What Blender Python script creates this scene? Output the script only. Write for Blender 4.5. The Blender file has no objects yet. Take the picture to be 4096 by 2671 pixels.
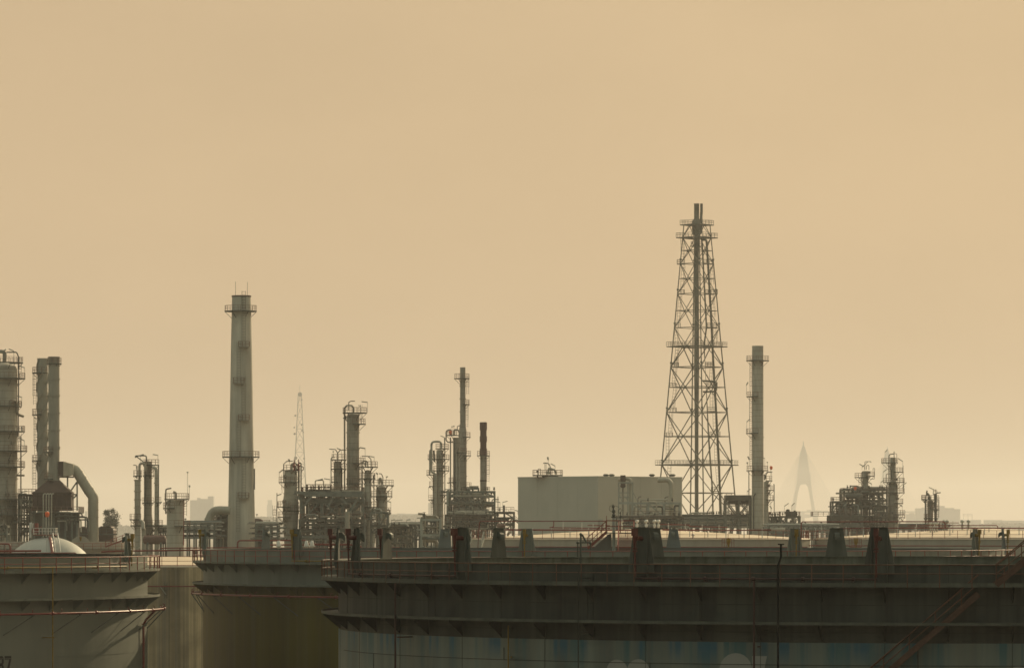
import bpy, math, random
from mathutils import Vector
R_ = math.radians
PI = math.pi
sin, cos = math.sin, math.cos
sc = bpy.context.scene
COL = sc.collection

# ---------------------------------------------------------------- camera frame
F = 17000.0; CX = 2048.0; HY = 2122.0; CZ = 25.0
def X(px, d): return (px - CX) / F * d
def Z(py, d): return CZ - (py - HY) / F * d
def S(n, d): return n / F * d

cam = bpy.data.cameras.new('camera'); co = bpy.data.objects.new('camera', cam); COL.objects.link(co)
cam.lens = 36.0 * F / 4096; cam.sensor_width = 36; cam.sensor_fit = 'HORIZONTAL'
cam.shift_y = (HY - 2671 / 2) / 4096
cam.clip_start = 1; cam.clip_end = 60000
co.location = (0, 0, CZ); co.rotation_euler = (R_(90), 0, 0)
sc.camera = co

# ---------------------------------------------------------------- materials
def nodes(m):
    m.use_nodes = True
    nt = m.node_tree
    return nt, nt.nodes, nt.links
MATS = {}
def mat(name, col, rough=0.6, metal=0.0, var=0.25, sx=0.6, sz=0.06, seam=0, rust=0.0, rustcol=(0.13, 0.06, 0.03), spec=0.3, second=None, sec_amt=0.5):
    """weathered paint or steel: streaked noise, optional sheet seams every `seam` metres, optional rust runs"""
    m = bpy.data.materials.new(name); nt, N, L = nodes(m)
    b = N['Principled BSDF']; b.inputs['Roughness'].default_value = rough; b.inputs['Metallic'].default_value = metal
    b.inputs['Specular IOR Level'].default_value = spec
    tc = N.new('ShaderNodeTexCoord')
    mp = N.new('ShaderNodeMapping'); mp.inputs['Scale'].default_value = (sx, sx, sz); L.new(tc.outputs['Object'], mp.inputs[0])
    n1 = N.new('ShaderNodeTexNoise'); n1.inputs['Scale'].default_value = 1; n1.inputs['Detail'].default_value = 6; n1.inputs['Roughness'].default_value = 0.65
    L.new(mp.outputs[0], n1.inputs['Vector'])
    n2 = N.new('ShaderNodeTexNoise'); n2.inputs['Scale'].default_value = 0.35 * max(sx, .3); n2.inputs['Detail'].default_value = 4
    L.new(tc.outputs['Object'], n2.inputs['Vector'])
    def mix(kind='MIX'):
        x = N.new('ShaderNodeMix'); x.data_type = 'RGBA'; x.blend_type = kind; return x
    cr = N.new('ShaderNodeValToRGB'); cr.color_ramp.elements[0].position = .33; cr.color_ramp.elements[1].position = .67
    L.new(n1.outputs[0], cr.inputs[0])
    lo = [c * (1 - var) for c in col]; hi = [min(1, c * (1 + var * .6)) for c in col]
    cr.color_ramp.elements[0].color = (*lo, 1); cr.color_ramp.elements[1].color = (*hi, 1)
    out = cr.outputs[0]
    x2 = mix('MULTIPLY'); x2.inputs[0].default_value = min(1, var * 2); L.new(out, x2.inputs[6])
    c2 = N.new('ShaderNodeValToRGB'); c2.color_ramp.elements[0].position = .35; c2.color_ramp.elements[1].position = .65
    c2.color_ramp.elements[0].color = (.72, .72, .72, 1); c2.color_ramp.elements[1].color = (1, 1, 1, 1)
    L.new(n2.outputs[0], c2.inputs[0]); L.new(c2.outputs[0], x2.inputs[7]); out = x2.outputs[2]
    if second:
        x4 = mix(); n4 = N.new('ShaderNodeTexNoise'); n4.inputs['Scale'].default_value = 1.7; n4.inputs['Detail'].default_value = 3
        mp4 = N.new('ShaderNodeMapping'); mp4.inputs['Scale'].default_value = (sx * 1.3, sx * 1.3, sz * .5); mp4.inputs['Location'].default_value = (7, 3, 1)
        L.new(tc.outputs['Object'], mp4.inputs[0]); L.new(mp4.outputs[0], n4.inputs['Vector'])
        r4 = N.new('ShaderNodeValToRGB'); r4.color_ramp.elements[0].position = .5; r4.color_ramp.elements[1].position = .68
        r4.color_ramp.elements[1].color = (sec_amt,) * 3 + (1,); L.new(n4.outputs[0], r4.inputs[0])
        L.new(r4.outputs[0], x4.inputs[0]); L.new(out, x4.inputs[6]); x4.inputs[7].default_value = (*second, 1); out = x4.outputs[2]
    if rust:
        x5 = mix(); n5 = N.new('ShaderNodeTexNoise'); n5.inputs['Scale'].default_value = 1; n5.inputs['Detail'].default_value = 8; n5.inputs['Roughness'].default_value = .7
        mp5 = N.new('ShaderNodeMapping'); mp5.inputs['Scale'].default_value = (sx * 2.2, sx * 2.2, sz * 1.4); mp5.inputs['Location'].default_value = (3, 9, 4)
        L.new(tc.outputs['Object'], mp5.inputs[0]); L.new(mp5.outputs[0], n5.inputs['Vector'])
        r5 = N.new('ShaderNodeValToRGB'); r5.color_ramp.elements[0].position = .56; r5.color_ramp.elements[1].position = .72
        r5.color_ramp.elements[1].color = (rust,) * 3 + (1,); L.new(n5.outputs[0], r5.inputs[0])
        L.new(r5.outputs[0], x5.inputs[0]); L.new(out, x5.inputs[6]); x5.inputs[7].default_value = (*rustcol, 1); out = x5.outputs[2]
    if seam:
        sp = N.new('ShaderNodeSeparateXYZ'); L.new(tc.outputs['Object'], sp.inputs[0])
        d = N.new('ShaderNodeMath'); d.operation = 'DIVIDE'; d.inputs[1].default_value = seam; L.new(sp.outputs[2], d.inputs[0])
        f = N.new('ShaderNodeMath'); f.operation = 'FRACT'; L.new(d.outputs[0], f.inputs[0])
        g = N.new('ShaderNodeMath'); g.operation = 'LESS_THAN'; g.inputs[1].default_value = min(.2, .07 / seam); L.new(f.outputs[0], g.inputs[0])
        x6 = mix('MULTIPLY'); L.new(g.outputs[0], x6.inputs[0]); L.new(out, x6.inputs[6]); x6.inputs[7].default_value = (.45, .42, .4, 1); out = x6.outputs[2]
    L.new(out, b.inputs['Base Color'])
    rr = N.new('ShaderNodeMapRange'); rr.inputs[3].default_value = max(.05, rough - .12); rr.inputs[4].default_value = min(1, rough + .15)
    L.new(n1.outputs[0], rr.inputs[0]); L.new(rr.outputs[0], b.inputs['Roughness'])
    bp = N.new('ShaderNodeBump'); bp.inputs['Strength'].default_value = .12; bp.inputs['Distance'].default_value = .03
    L.new(n1.outputs[0], bp.inputs['Height']); L.new(bp.outputs[0], b.inputs['Normal'])
    MATS[name] = m
    return m
M = {}
M['tank_dark'] = mat('grey_tank_paint', (.045, .047, .037), .7, var=.55, sx=.5, sz=.05, second=(.075, .078, .06), sec_amt=.6, rust=.25, rustcol=(.05, .04, .02))
M['tank_rim'] = mat('rim_paint', (.11, .115, .085), .75, var=.45, sx=.8, sz=.25, second=(.05, .055, .035), sec_amt=.8)
M['flange'] = mat('flange_paint', (.15, .155, .12), .65, var=.3, sx=.9, sz=.9, rust=.3)
M['tank_light'] = mat('light_grey_tank_paint', (.142, .15, .118), .5, var=.15, sx=.3, sz=.05, rust=.08, rustcol=(.2, .15, .08), spec=.4)
M['tank_mid'] = mat('mid_grey_tank_paint', (.17, .18, .148), .6, var=.22, sx=.35, sz=.05, second=(.1, .1, .08), sec_amt=.4)
M['tank_olive'] = mat('olive_tank_paint', (.088, .070, .005), .6, var=.3, sx=.5, sz=.04, rust=.35, rustcol=(.16, .09, .03), second=(.1, .085, .03), sec_amt=.5)
M['tank_cream'] = mat('cream_tank_paint', (.34, .31, .25), .55, var=.15, sx=.4, sz=.05, rust=.35, rustcol=(.3, .2, .1))
M['roof_cream'] = mat('cream_roof_paint', (.62, .50, .36), .6, var=.12, sx=.25, sz=.25, second=(.5, .4, .28), sec_amt=.5)
M['clad'] = mat('weathered_cladding', (.43, .335, .2), .6, var=.7, sx=1.5, sz=.015, rust=.7, rustcol=(.16, .12, .07), second=(.17, .16, .13), sec_amt=.7)
M['red'] = mat('red_rail_paint', (.23, .045, .028), .45, var=.3, sx=1.5, sz=1.5, rust=.5)
M['red_old'] = mat('faded_rail_paint', (.10, .042, .022), .6, var=.4, sx=1.5, sz=1.5, rust=.8, rustcol=(.12, .07, .04))
M['redpipe'] = mat('red_pipe_paint', (.18, .028, .02), .35, var=.25, sx=1, sz=1, rust=.3)
M['yellow'] = mat('yellow_pipe_paint', (.24, .145, .014), .45, var=.3, sx=1, sz=1, rust=.4)
M['black'] = mat('black_pipe_paint', (.010, .011, .009), .85, var=.3, sx=1, sz=1, spec=.05)
M['steel_green'] = mat('green_grey_steel_paint', (.15, .165, .14), .6, var=.35, sx=.5, sz=.5, rust=.5)
M['steel_dark'] = mat('dark_steel', (.085, .09, .072), .6, var=.4, sx=.5, sz=.5, rust=.4)
M['steel_pale'] = mat('pale_galvanised_steel', (.33, .34, .29), .5, var=.25, sx=.5, sz=.3, rust=.2)
M['insul'] = mat('aluminium_insulation_cladding', (.40, .37, .295), .6, metal=.0, var=.25, sx=.5, sz=.1, seam=1.6, rust=.25, rustcol=(.17, .12, .08))
M['insul_dark'] = mat('dull_insulation_cladding', (.28, .255, .2), .62, metal=.0, var=.3, sx=.5, sz=.12, seam=1.5, rust=.35)
M['insul_grey'] = mat('grey_stack_paint', (.29, .275, .22), .6, var=.2, sx=.5, sz=.06, rust=.15)
M['concrete'] = mat('pale_stack_concrete', (.48, .45, .365), .8, var=.3, sx=.5, sz=.03, rust=.3, rustcol=(.22, .18, .12))
M['brown'] = mat('rust_brown_paint', (.07, .043, .032), .7, var=.35, sx=.6, sz=.2, rust=.5)
M['brown_stack'] = mat('red_brown_stack_paint', (.10, .046, .035), .7, var=.3, sx=.8, sz=.15, rust=.4)
M['furnace_red'] = mat('furnace_casing_paint', (.09, .058, .046), .7, var=.4, sx=.6, sz=.6, rust=.5)
M['white'] = mat('white_tank_paint', (.36, .36, .315), .6, var=.1, sx=.3, sz=.1, rust=.12, rustcol=(.3, .2, .12))
M['white_metal'] = mat('white_vent_paint', (.6, .58, .52), .45, var=.15, sx=2, sz=2, rust=.4)
M['box_wall'] = mat('warm_grey_wall_sheet', (.43, .41, .335), .75, var=.08, sx=.15, sz=.06)
M['orange'] = mat('orange_windsock_cloth', (.85, .16, .05), .8, var=.1, sx=2, sz=2)
M['duct'] = mat('duct_cladding', (.38, .35, .27), .6, metal=.0, var=.25, sx=.4, sz=.15, rust=.3)
M['drum_red'] = mat('red_oxide_vessel_paint', (.14, .07, .05), .6, var=.3, sx=.8, sz=.8, rust=.4)
M['ground'] = mat('dry_ground', (.16, .13, .09), .95, var=.3, sx=.05, sz=.05)
M['bark'] = mat('bark', (.07, .05, .035), .9, var=.3, sx=3, sz=.5)
M['leaf'] = mat('dusty_leaves', (.055, .07, .035), .7, var=.4, sx=1.2, sz=1.2)
M['far_wall'] = mat('pale_far_concrete', (.3, .3, .28), .9, var=.1, sx=.05, sz=.05)
M['bridge'] = mat('pale_bridge_concrete', (.34, .33, .3), .9, var=.06, sx=.02, sz=.02)
M['cable'] = mat('white_cable_sheath', (.4, .4, .37), .6, var=.1, sx=.1, sz=.1)
M['patch'] = mat('fresh_paint_patch', (.25, .245, .22), .6, var=.1, sx=.4, sz=.1)
M['glass'] = mat('lamp_glass', (.5, .5, .45), .2, var=.1, sx=1, sz=1)
M['flange_dark'] = mat('dirty_flange_paint', (.075, .078, .06), .7, var=.35, sx=.9, sz=.9, rust=.4, rustcol=(.05, .035, .02))
M['plate'] = mat('foam_plate_paint', (.085, .088, .07), .7, var=.4, sx=1.2, sz=.12, rust=.6, rustcol=(.06, .045, .025))
M['derrick'] = mat('faded_derrick_paint', (.17, .16, .12), .65, var=.25, sx=.5, sz=.5, rust=.3)
M['gusset_shade'] = mat('shaded_bracket_paint', (.018, .018, .013), .8, var=.4, sx=1, sz=1)  # brackets darker than the wall: shade below the rings put into the colour
M['pipe_dark'] = mat('dark_red_lead_paint', (.05, .018, .013), .6, var=.4, sx=1, sz=1, rust=.4)
M['redlead'] = mat('dark_red_chamber_paint', (.10, .022, .015), .5, var=.35, sx=2, sz=2, rust=.4)
M['rail_faded'] = mat('faded_pink_rail_paint', (.20, .12, .085), .6, var=.35, sx=1, sz=1, rust=.5)
M['seam_dark'] = mat('dark_seam_grime', (.035, .037, .028), .8, var=.4, sx=1, sz=.2)
M['digit'] = mat('black_number_paint', (.02, .02, .018), .6, var=.2, sx=1, sz=1)

def stained():
    """lower shell of the nearest tank: old white paint with blue-green runs that start at the paint line"""
    m = bpy.data.materials.new('stained_white_paint'); nt, N, L = nodes(m); b = N['Principled BSDF']
    b.inputs['Roughness'].default_value = .6
    tc = N.new('ShaderNodeTexCoord'); sp = N.new('ShaderNodeSeparateXYZ'); L.new(tc.outputs['Object'], sp.inputs[0])
    def noise(scale, loc, detail):
        mp = N.new('ShaderNodeMapping'); mp.inputs['Scale'].default_value = scale; mp.inputs['Location'].default_value = loc
        L.new(tc.outputs['Object'], mp.inputs[0]); n = N.new('ShaderNodeTexNoise'); n.inputs['Scale'].default_value = 1; n.inputs['Detail'].default_value = detail
        L.new(mp.outputs[0], n.inputs['Vector']); return n.outputs[0]
    def math_(op, a, c):
        n = N.new('ShaderNodeMath'); n.operation = op
        for i, v in enumerate((a, c)):
            if isinstance(v, (int, float)): n.inputs[i].default_value = v
            else: L.new(v, n.inputs[i])
        return n.outputs[0]
    def mr(v, a, c, lo, hi):
        n = N.new('ShaderNodeMapRange'); L.new(v, n.inputs[0])
        for i, q in enumerate((a, c, lo, hi)): n.inputs[i + 1].default_value = q
        return n.outputs[0]
    def mixc(f, a, c):
        x = N.new('ShaderNodeMix'); x.data_type = 'RGBA'; L.new(f, x.inputs[0])
        for i, v in ((6, a), (7, c)):
            if isinstance(v, tuple): x.inputs[i].default_value = (*v, 1)
            else: L.new(v, x.inputs[i])
        return x.outputs[2]
    base = mixc(mr(noise((.5, .5, .05), (0, 0, 0), 6), .35, .65, 0, 1), (.08, .088, .072), (.165, .175, .14))
    dirt = mixc(mr(noise((1.6, 1.6, .08), (5, 2, 0), 5), .52, .7, 0, .55), base, (.13, .135, .1))
    grad = mr(sp.outputs[2], 16.6, 19.2, 0, 1)
    runs = mr(noise((.42, .42, .03), (3, 1, 2), 4), .36, .56, 0, 1)
    runs2 = mr(noise((1.5, 1.5, .05), (9, 4, 2), 4), .46, .56, .25, 1)
    f = math_('MULTIPLY', math_('MULTIPLY', runs, runs2), math_('POWER', grad, .8))
    blue = mixc(f, dirt, (.02, .085, .095))
    deep = mr(noise((.9, .9, .02), (17, 8, 2), 2), .56, .64, 0, .9)
    top = mr(sp.outputs[2], 17.9, 18.9, 0, 1)
    out = mixc(math_('MULTIPLY', deep, top), blue, (.003, .075, .12))
    L.new(out, b.inputs['Base Color'])
    return m
M['stained'] = stained()

# ---------------------------------------------------------------- mesh builder
ORG = {}
def arc_pts(pts, rad, k=4):
    """round the corners of a polyline"""
    if len(pts) < 3: return [Vector(p) for p in pts]
    P = [Vector(p) for p in pts]; out = [P[0]]
    for i in range(1, len(P) - 1):
        a, b, c = P[i - 1], P[i], P[i + 1]
        u = (a - b); v = (c - b); lu, lv = u.length, v.length
        if lu < 1e-6 or lv < 1e-6: continue
        u /= lu; v /= lv
        ang = math.acos(max(-1, min(1, u.dot(v))))
        if ang > 3.05 : out.append(b); continue
        t = min(rad / math.tan(ang / 2), lu * .48, lv * .48)
        p0 = b + u * t; p1 = b + v * t
        for j in range(k + 1):
            s = j / k
            out.append(p0 * (1 - s) ** 2 + b * 2 * s * (1 - s) + p1 * s * s)
    out.append(P[-1])
    return out
class MB:
    def __init__(s): s.v = []; s.f = []; s.sm = []
    def add(s, vs, fs, smooth=False):
        n = len(s.v); s.v.extend(vs)
        for f in fs: s.f.append(tuple(i + n for i in f)); s.sm.append(smooth)
        return s
    def box(s, x0, x1, y0, y1, z0, z1):
        if x1 < x0: x0, x1 = x1, x0
        if y1 < y0: y0, y1 = y1, y0
        if z1 < z0: z0, z1 = z1, z0
        v = [(x0, y0, z0), (x1, y0, z0), (x1, y1, z0), (x0, y1, z0), (x0, y0, z1), (x1, y0, z1), (x1, y1, z1), (x0, y1, z1)]
        return s.add(v, [(0, 3, 2, 1), (4, 5, 6, 7), (0, 1, 5, 4), (1, 2, 6, 5), (2, 3, 7, 6), (3, 0, 4, 7)])
    def bar(s, p, q, w, h=None):
        p = Vector(p); q = Vector(q); d = q - p
        if d.length < 1e-6: return s
        d.normalize(); h = h or w
        up = Vector((0, 0, 1)) if abs(d.z) < .95 else Vector((0, 1, 0))
        a = d.cross(up).normalized() * (w / 2); b = a.normalized().cross(d) * (h / 2)
        v = [tuple(e + o) for e in (p, q) for o in (-a - b, a - b, a + b, -a + b)]
        return s.add(v, [(0, 1, 2, 3), (7, 6, 5, 4), (0, 4, 5, 1), (1, 5, 6, 2), (2, 6, 7, 3), (3, 7, 4, 0)])
    def tube(s, pts, r, n=8, rad=None, closed=False, r1=None):
        P = arc_pts(pts, rad) if rad else [Vector(p) for p in pts]
        P = [p for i, p in enumerate(P) if i == 0 or (p - P[i - 1]).length > 1e-5]
        m = len(P)
        if m < 2: return s
        vs = []; prev = None
        for i in range(m):
            if closed: t = (P[(i + 1) % m] - P[i - 1])
            elif i == 0: t = P[1] - P[0]
            elif i == m - 1: t = P[-1] - P[-2]
            else: t = (P[i + 1] - P[i]).normalized() + (P[i] - P[i - 1]).normalized()
            if t.length < 1e-9: t = P[i] - P[i - 1]
            t.normalize()
            if prev is None:
                up = Vector((0, 0, 1)) if abs(t.z) < .9 else Vector((0, 1, 0))
                a = t.cross(up).normalized()
            else:
                a = (prev - t * prev.dot(t))
                a = a.normalized() if a.length > 1e-6 else t.orthogonal().normalized()
            prev = a; b = t.cross(a)
            k = 1.0
            if not closed and 0 < i < m - 1:
                c = (P[i + 1] - P[i]).normalized().dot((P[i] - P[i - 1]).normalized())
                k = 1 / max(.5, math.sqrt(max(.05, (1 + c) / 2)))
            rr = r if r1 is None else r + (r1 - r) * i / (m - 1)
            for j in range(n):
                g = 2 * PI * (j + .5) / n
                vs.append(tuple(P[i] + a * (rr * cos(g)) + b * (rr * sin(g))))
        fs = []
        for i in range(m if closed else m - 1):
            i2 = (i + 1) % m
            for j in range(n):
                j2 = (j + 1) % n
                fs.append((i * n + j, i * n + j2, i2 * n + j2, i2 * n + j))
        s.add(vs, fs, n > 5)
        if not closed:
            k = len(s.v) - m * n
            q = k + (m - 1) * n; e0, e1 = s.v[k:k + n], s.v[q:q + n]
            s.add(e0, [tuple(reversed(range(n)))]); s.add(e1, [tuple(range(n))])
        return s
    def lathe(s, cx, cy, prof, n=32, cap0=True, cap1=True, smooth=True):
        """prof: (radius, z) from top to bottom"""
        vs = []; fs = []
        for r, z in prof:
            for j in range(n):
                a = 2 * PI * j / n
                vs.append((cx + r * cos(a), cy + r * sin(a), z))
        for i in range(len(prof) - 1):
            for j in range(n):
                j2 = (j + 1) % n
                fs.append((i * n + j, (i + 1) * n + j, (i + 1) * n + j2, i * n + j2))
        s.add(vs, fs, smooth)
        k = len(s.v) - len(prof) * n
        if cap0 and prof[0][0] > 1e-4: s.add(s.v[k:k + n], [tuple(range(n))])
        if cap1 and prof[-1][0] > 1e-4: q = k + (len(prof) - 1) * n; s.add(s.v[q:q + n], [tuple(reversed(range(n)))])
        return s
    def ring(s, cx, cy, r0, r1, z0, z1, a0=0, a1=2 * PI, n=None):
        """ring sector, angles from +X anticlockwise"""
        full = abs(a1 - a0) > 2 * PI - 1e-4
        n = n or max(6, int(abs(a1 - a0) / (2 * PI) * 40))
        m = n if full else n + 1
        vs = []
        for i in range(m):
            a = a0 + (a1 - a0) * i / n
            c, q = cos(a), sin(a)
            vs += [(cx + r0 * c, cy + r0 * q, z0), (cx + r1 * c, cy + r1 * q, z0), (cx + r1 * c, cy + r1 * q, z1), (cx + r0 * c, cy + r0 * q, z1)]
        fs = []
        for i in range(n):
            j = (i + 1) % m
            for q in range(4):
                q2 = (q + 1) % 4
                fs.append((i * 4 + q, j * 4 + q, j * 4 + q2, i * 4 + q2))
        if not full: fs += [(0, 1, 2, 3), tuple((m - 1) * 4 + q for q in (3, 2, 1, 0))]
        return s.add(vs, fs)
    def prism(s, poly, y0, y1):
        """polygon of (x, z) pushed from y0 to y1"""
        n = len(poly)
        vs = [(x, y0, z) for x, z in poly] + [(x, y1, z) for x, z in poly]
        fs = [tuple(range(n)), tuple(range(2 * n - 1, n - 1, -1))] + [(i, i + n, (i + 1) % n + n, (i + 1) % n) for i in range(n)]
        return s.add(vs, fs)
    def solid(s, poly, off):
        """closed polygon of 3-D points pushed by the vector off"""
        n = len(poly); off = Vector(off)
        vs = [tuple(p) for p in poly] + [tuple(Vector(p) + off) for p in poly]
        fs = [tuple(range(n)), tuple(range(2 * n - 1, n - 1, -1))] + [(i, i + n, (i + 1) % n + n, (i + 1) % n) for i in range(n)]
        return s.add(vs, fs)
    def ball(s, c, r, n=10, sz=1.0):
        m = max(4, n // 2)
        prof = [(r * sin(PI * i / m), c[2] + r * sz * cos(PI * i / m)) for i in range(m + 1)]
        prof[0] = (1e-4, prof[0][1]); prof[-1] = (1e-4, prof[-1][1])
        return s.lathe(c[0], c[1], prof, n, False, False)
    def rail(s, pts, h=1.1, closed=False, step=1.6, r=.035, mid=True, toe=False):
        """handrail over a polyline of floor points"""
        P = [Vector(p) for p in pts]
        if closed: P = P + [P[0]]
        up = Vector((0, 0, h))
        for a, b in zip(P, P[1:]):
            s.bar(a + up, b + up, 2 * r)
            if mid: s.bar(a + up * .52, b + up * .52, 1.6 * r)
            if toe: s.bar(a + up * .08, b + up * .08, r, .15)
        acc = 0; s.bar(P[0], P[0] + up, 2 * r)
        for a, b in zip(P, P[1:]):
            l = (b - a).length; t = step - acc
            while t <= l + 1e-6:
                p = a + (b - a) * (t / max(l, 1e-6)); s.bar(p, p + up, 2 * r); t += step
            acc = l - (t - step)
        if not closed and acc > .3: s.bar(P[-1], P[-1] + up, 2 * r)
        return s
    def ladder(s, p, z0, z1, dx=.25, cage=None, r=.03, dirx=(1, 0)):
        """vertical ladder at (x, y), rails along dirx; cage: hoop depth vector"""
        x, y = p; ux, uy = dirx
        for k in (-1, 1): s.bar((x + k * dx * ux, y + k * dx * uy, z0), (x + k * dx * ux, y + k * dx * uy, z1), 2 * r)
        z = z0 + .3
        while z < z1:
            s.bar((x - dx * ux, y - dx * uy, z), (x + dx * ux, y + dx * uy, z), 1.5 * r); z += .6
        if cage:
            cx_, cy_ = cage
            for k in (-1.3, 0, 1.3):
                f = 1 if k == 0 else .8
                s.bar((x + k * dx * ux + cx_ * f, y + k * dx * uy + cy_ * f, z0 + 2), (x + k * dx * ux + cx_ * f, y + k * dx * uy + cy_ * f, z1 + .9), 1.4 * r)
            z = z0 + 2
            while z < z1 + 1:
                pp = [(x - dx * ux, y - dx * uy, z), (x - 1.3 * dx * ux + cx_ * .8, y - 1.3 * dx * uy + cy_ * .8, z), (x + cx_, y + cy_, z), (x + 1.3 * dx * ux + cx_ * .8, y + 1.3 * dx * uy + cy_ * .8, z), (x + dx * ux, y + dx * uy, z)]
                for a, b in zip(pp, pp[1:]): s.bar(a, b, 1.6 * r)
                z += 1.2
        return s
    def build(s, name, m, parent=None, label=None, loc=None):
        me = bpy.data.meshes.new(name)
        org = ORG[parent.name] if parent is not None else Vector(loc or (0, 0, 0))
        me.from_pydata([(x - org[0], y - org[1], z - org[2]) for x, y, z in s.v], [], s.f)
        me.polygons.foreach_set('use_smooth', s.sm); me.update()
        o = bpy.data.objects.new(name, me); COL.objects.link(o)
        me.materials.append(M[m] if isinstance(m, str) else m)
        if parent is not None: o.parent = parent
        else: o.location = org
        ORG[o.name] = org
        if label: o['label'] = label
        return o
def thing(name, label, cat, loc, group=None):
    o = bpy.data.objects.new(name, None); COL.objects.link(o); o.location = loc; o.empty_display_size = .5
    o['label'] = label; o['category'] = cat
    if group: o['group'] = group
    ORG[o.name] = Vector(loc)
    return o
def tag(o, label, cat, group=None):
    o['label'] = label; o['category'] = cat
    if group: o['group'] = group
    return o

# ---------------------------------------------------------------- air, ground, sky
SUN_AZ, SUN_EL = 27.5, 24.0          # degrees to the right of the view, height
g = MB(); G = 22000
g.add([(-G, -400, 0), (G, -400, 0), (G, G, 0), (-G, G, 0)], [(0, 1, 2, 3)])
o = g.build('ground', 'ground'); o['kind'] = 'structure'
HAZE = 0.00007
hz = MB().box(-G - 100, G + 100, -500, G + 100, -1, 262)
hm = bpy.data.materials.new('warm_haze'); nt, N, L = nodes(hm)
for n in list(N):
    if n.type == 'BSDF_PRINCIPLED': N.remove(n)
pv = N.new('ShaderNodeVolumePrincipled')
pv.inputs['Color'].default_value = (1, .995, .99, 1)
pv.inputs['Density'].default_value = HAZE
pv.inputs['Anisotropy'].default_value = .3
L.new(pv.outputs[0], N['Material Output'].inputs['Volume'])
o = hz.build('haze', hm); o['kind'] = 'stuff'

w = bpy.data.worlds.new('World'); sc.world = w; w.use_nodes = True
nt = w.node_tree; N = nt.nodes; L = nt.links
bg = N['Background']
sky = N.new('ShaderNodeTexSky'); sky.sky_type = 'NISHITA'; sky.sun_disc = False
sky.sun_elevation = R_(SUN_EL); sky.sun_rotation = R_(SUN_AZ); sky.dust_density = 6; sky.air_density = 1.5; sky.ozone_density = .5
tc = N.new('ShaderNodeTexCoord')
dp = N.new('ShaderNodeVectorMath'); dp.operation = 'DOT_PRODUCT'
dp.inputs[1].default_value = (sin(R_(24)), cos(R_(24)), 0)
L.new(tc.outputs['Generated'], dp.inputs[0])
ramp = N.new('ShaderNodeValToRGB'); ramp.color_ramp.interpolation = 'EASE'
e = ramp.color_ramp.elements; e[0].position = .25; e[0].color = (.26, .30, .25, 1); e[1].position = .84; e[1].color = (.575, .415, .248, 1)
mr = N.new('ShaderNodeMapRange'); mr.inputs[1].default_value = -1; mr.inputs[2].default_value = 1
L.new(dp.outputs['Value'], mr.inputs[0]); L.new(mr.outputs[0], ramp.inputs[0])
sk = N.new('ShaderNodeMix'); sk.data_type = 'RGBA'; sk.blend_type = 'MULTIPLY'; sk.inputs[0].default_value = 1
L.new(sky.outputs[0], sk.inputs[6]); sk.inputs[7].default_value = (.004, .004, .003, 1)
ad = N.new('ShaderNodeMix'); ad.data_type = 'RGBA'; ad.blend_type = 'ADD'; ad.inputs[0].default_value = 1
spz = N.new('ShaderNodeSeparateXYZ'); L.new(tc.outputs['Generated'], spz.inputs[0])
zr = N.new('ShaderNodeValToRGB'); zr.color_ramp.interpolation = 'EASE'; L.new(spz.outputs[2], zr.inputs[0])
q = zr.color_ramp.elements; q[0].position = .15; q[0].color = (0, 0, 0, 1); q[1].position = .95; q[1].color = (.26, .30, .27, 1)
az = N.new('ShaderNodeMix'); az.data_type = 'RGBA'; az.blend_type = 'ADD'; az.inputs[0].default_value = 1
L.new(ramp.outputs[0], az.inputs[6]); L.new(zr.outputs[0], az.inputs[7])
L.new(az.outputs[2], ad.inputs[6]); L.new(sk.outputs[2], ad.inputs[7])
nz = N.new('ShaderNodeTexNoise'); nz.inputs['Scale'].default_value = 9; nz.inputs['Detail'].default_value = 3
nm = N.new('ShaderNodeMapping'); nm.inputs['Scale'].default_value = (1, 1, 2.2); L.new(tc.outputs['Generated'], nm.inputs[0]); L.new(nm.outputs[0], nz.inputs['Vector'])
nr = N.new('ShaderNodeMapRange'); nr.inputs[1].default_value = .3; nr.inputs[2].default_value = .7; nr.inputs[3].default_value = .955; nr.inputs[4].default_value = 1.03; L.new(nz.outputs[0], nr.inputs[0])
mu = N.new('ShaderNodeVectorMath'); mu.operation = 'SCALE'; L.new(ad.outputs[2], mu.inputs[0]); L.new(nr.outputs[0], mu.inputs['Scale'])
L.new(mu.outputs[0], bg.inputs['Color']); bg.inputs['Strength'].default_value = 1.0

sl = bpy.data.lights.new('sun', 'SUN'); sl.energy = 3.75; sl.angle = R_(.6); sl.color = (1, .805, .50)
so = bpy.data.objects.new('sun', sl); COL.objects.link(so)
sd = Vector((sin(R_(SUN_AZ)) * cos(R_(SUN_EL)), cos(R_(SUN_AZ)) * cos(R_(SUN_EL)), sin(R_(SUN_EL))))
so.rotation_euler = sd.to_track_quat('Z', 'Y').to_euler(); so.location = (200, 200, 300)
sc.view_settings.view_transform = 'Standard'; sc.view_settings.look = 'None'
sc.view_settings.exposure = 0; sc.view_settings.gamma = 1
sc.render.engine = 'CYCLES'
cy = sc.cycles
cy.use_denoising = True
try: cy.denoiser = 'OPENIMAGEDENOISE'; cy.denoising_input_passes = 'RGB_ALBEDO_NORMAL'
except Exception: pass
cy.max_bounces = 6; cy.diffuse_bounces = 3; cy.glossy_bounces = 2; cy.volume_bounces = 0; cy.transmission_bounces = 0
sc.cycles.filter_width = 1.6

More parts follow.
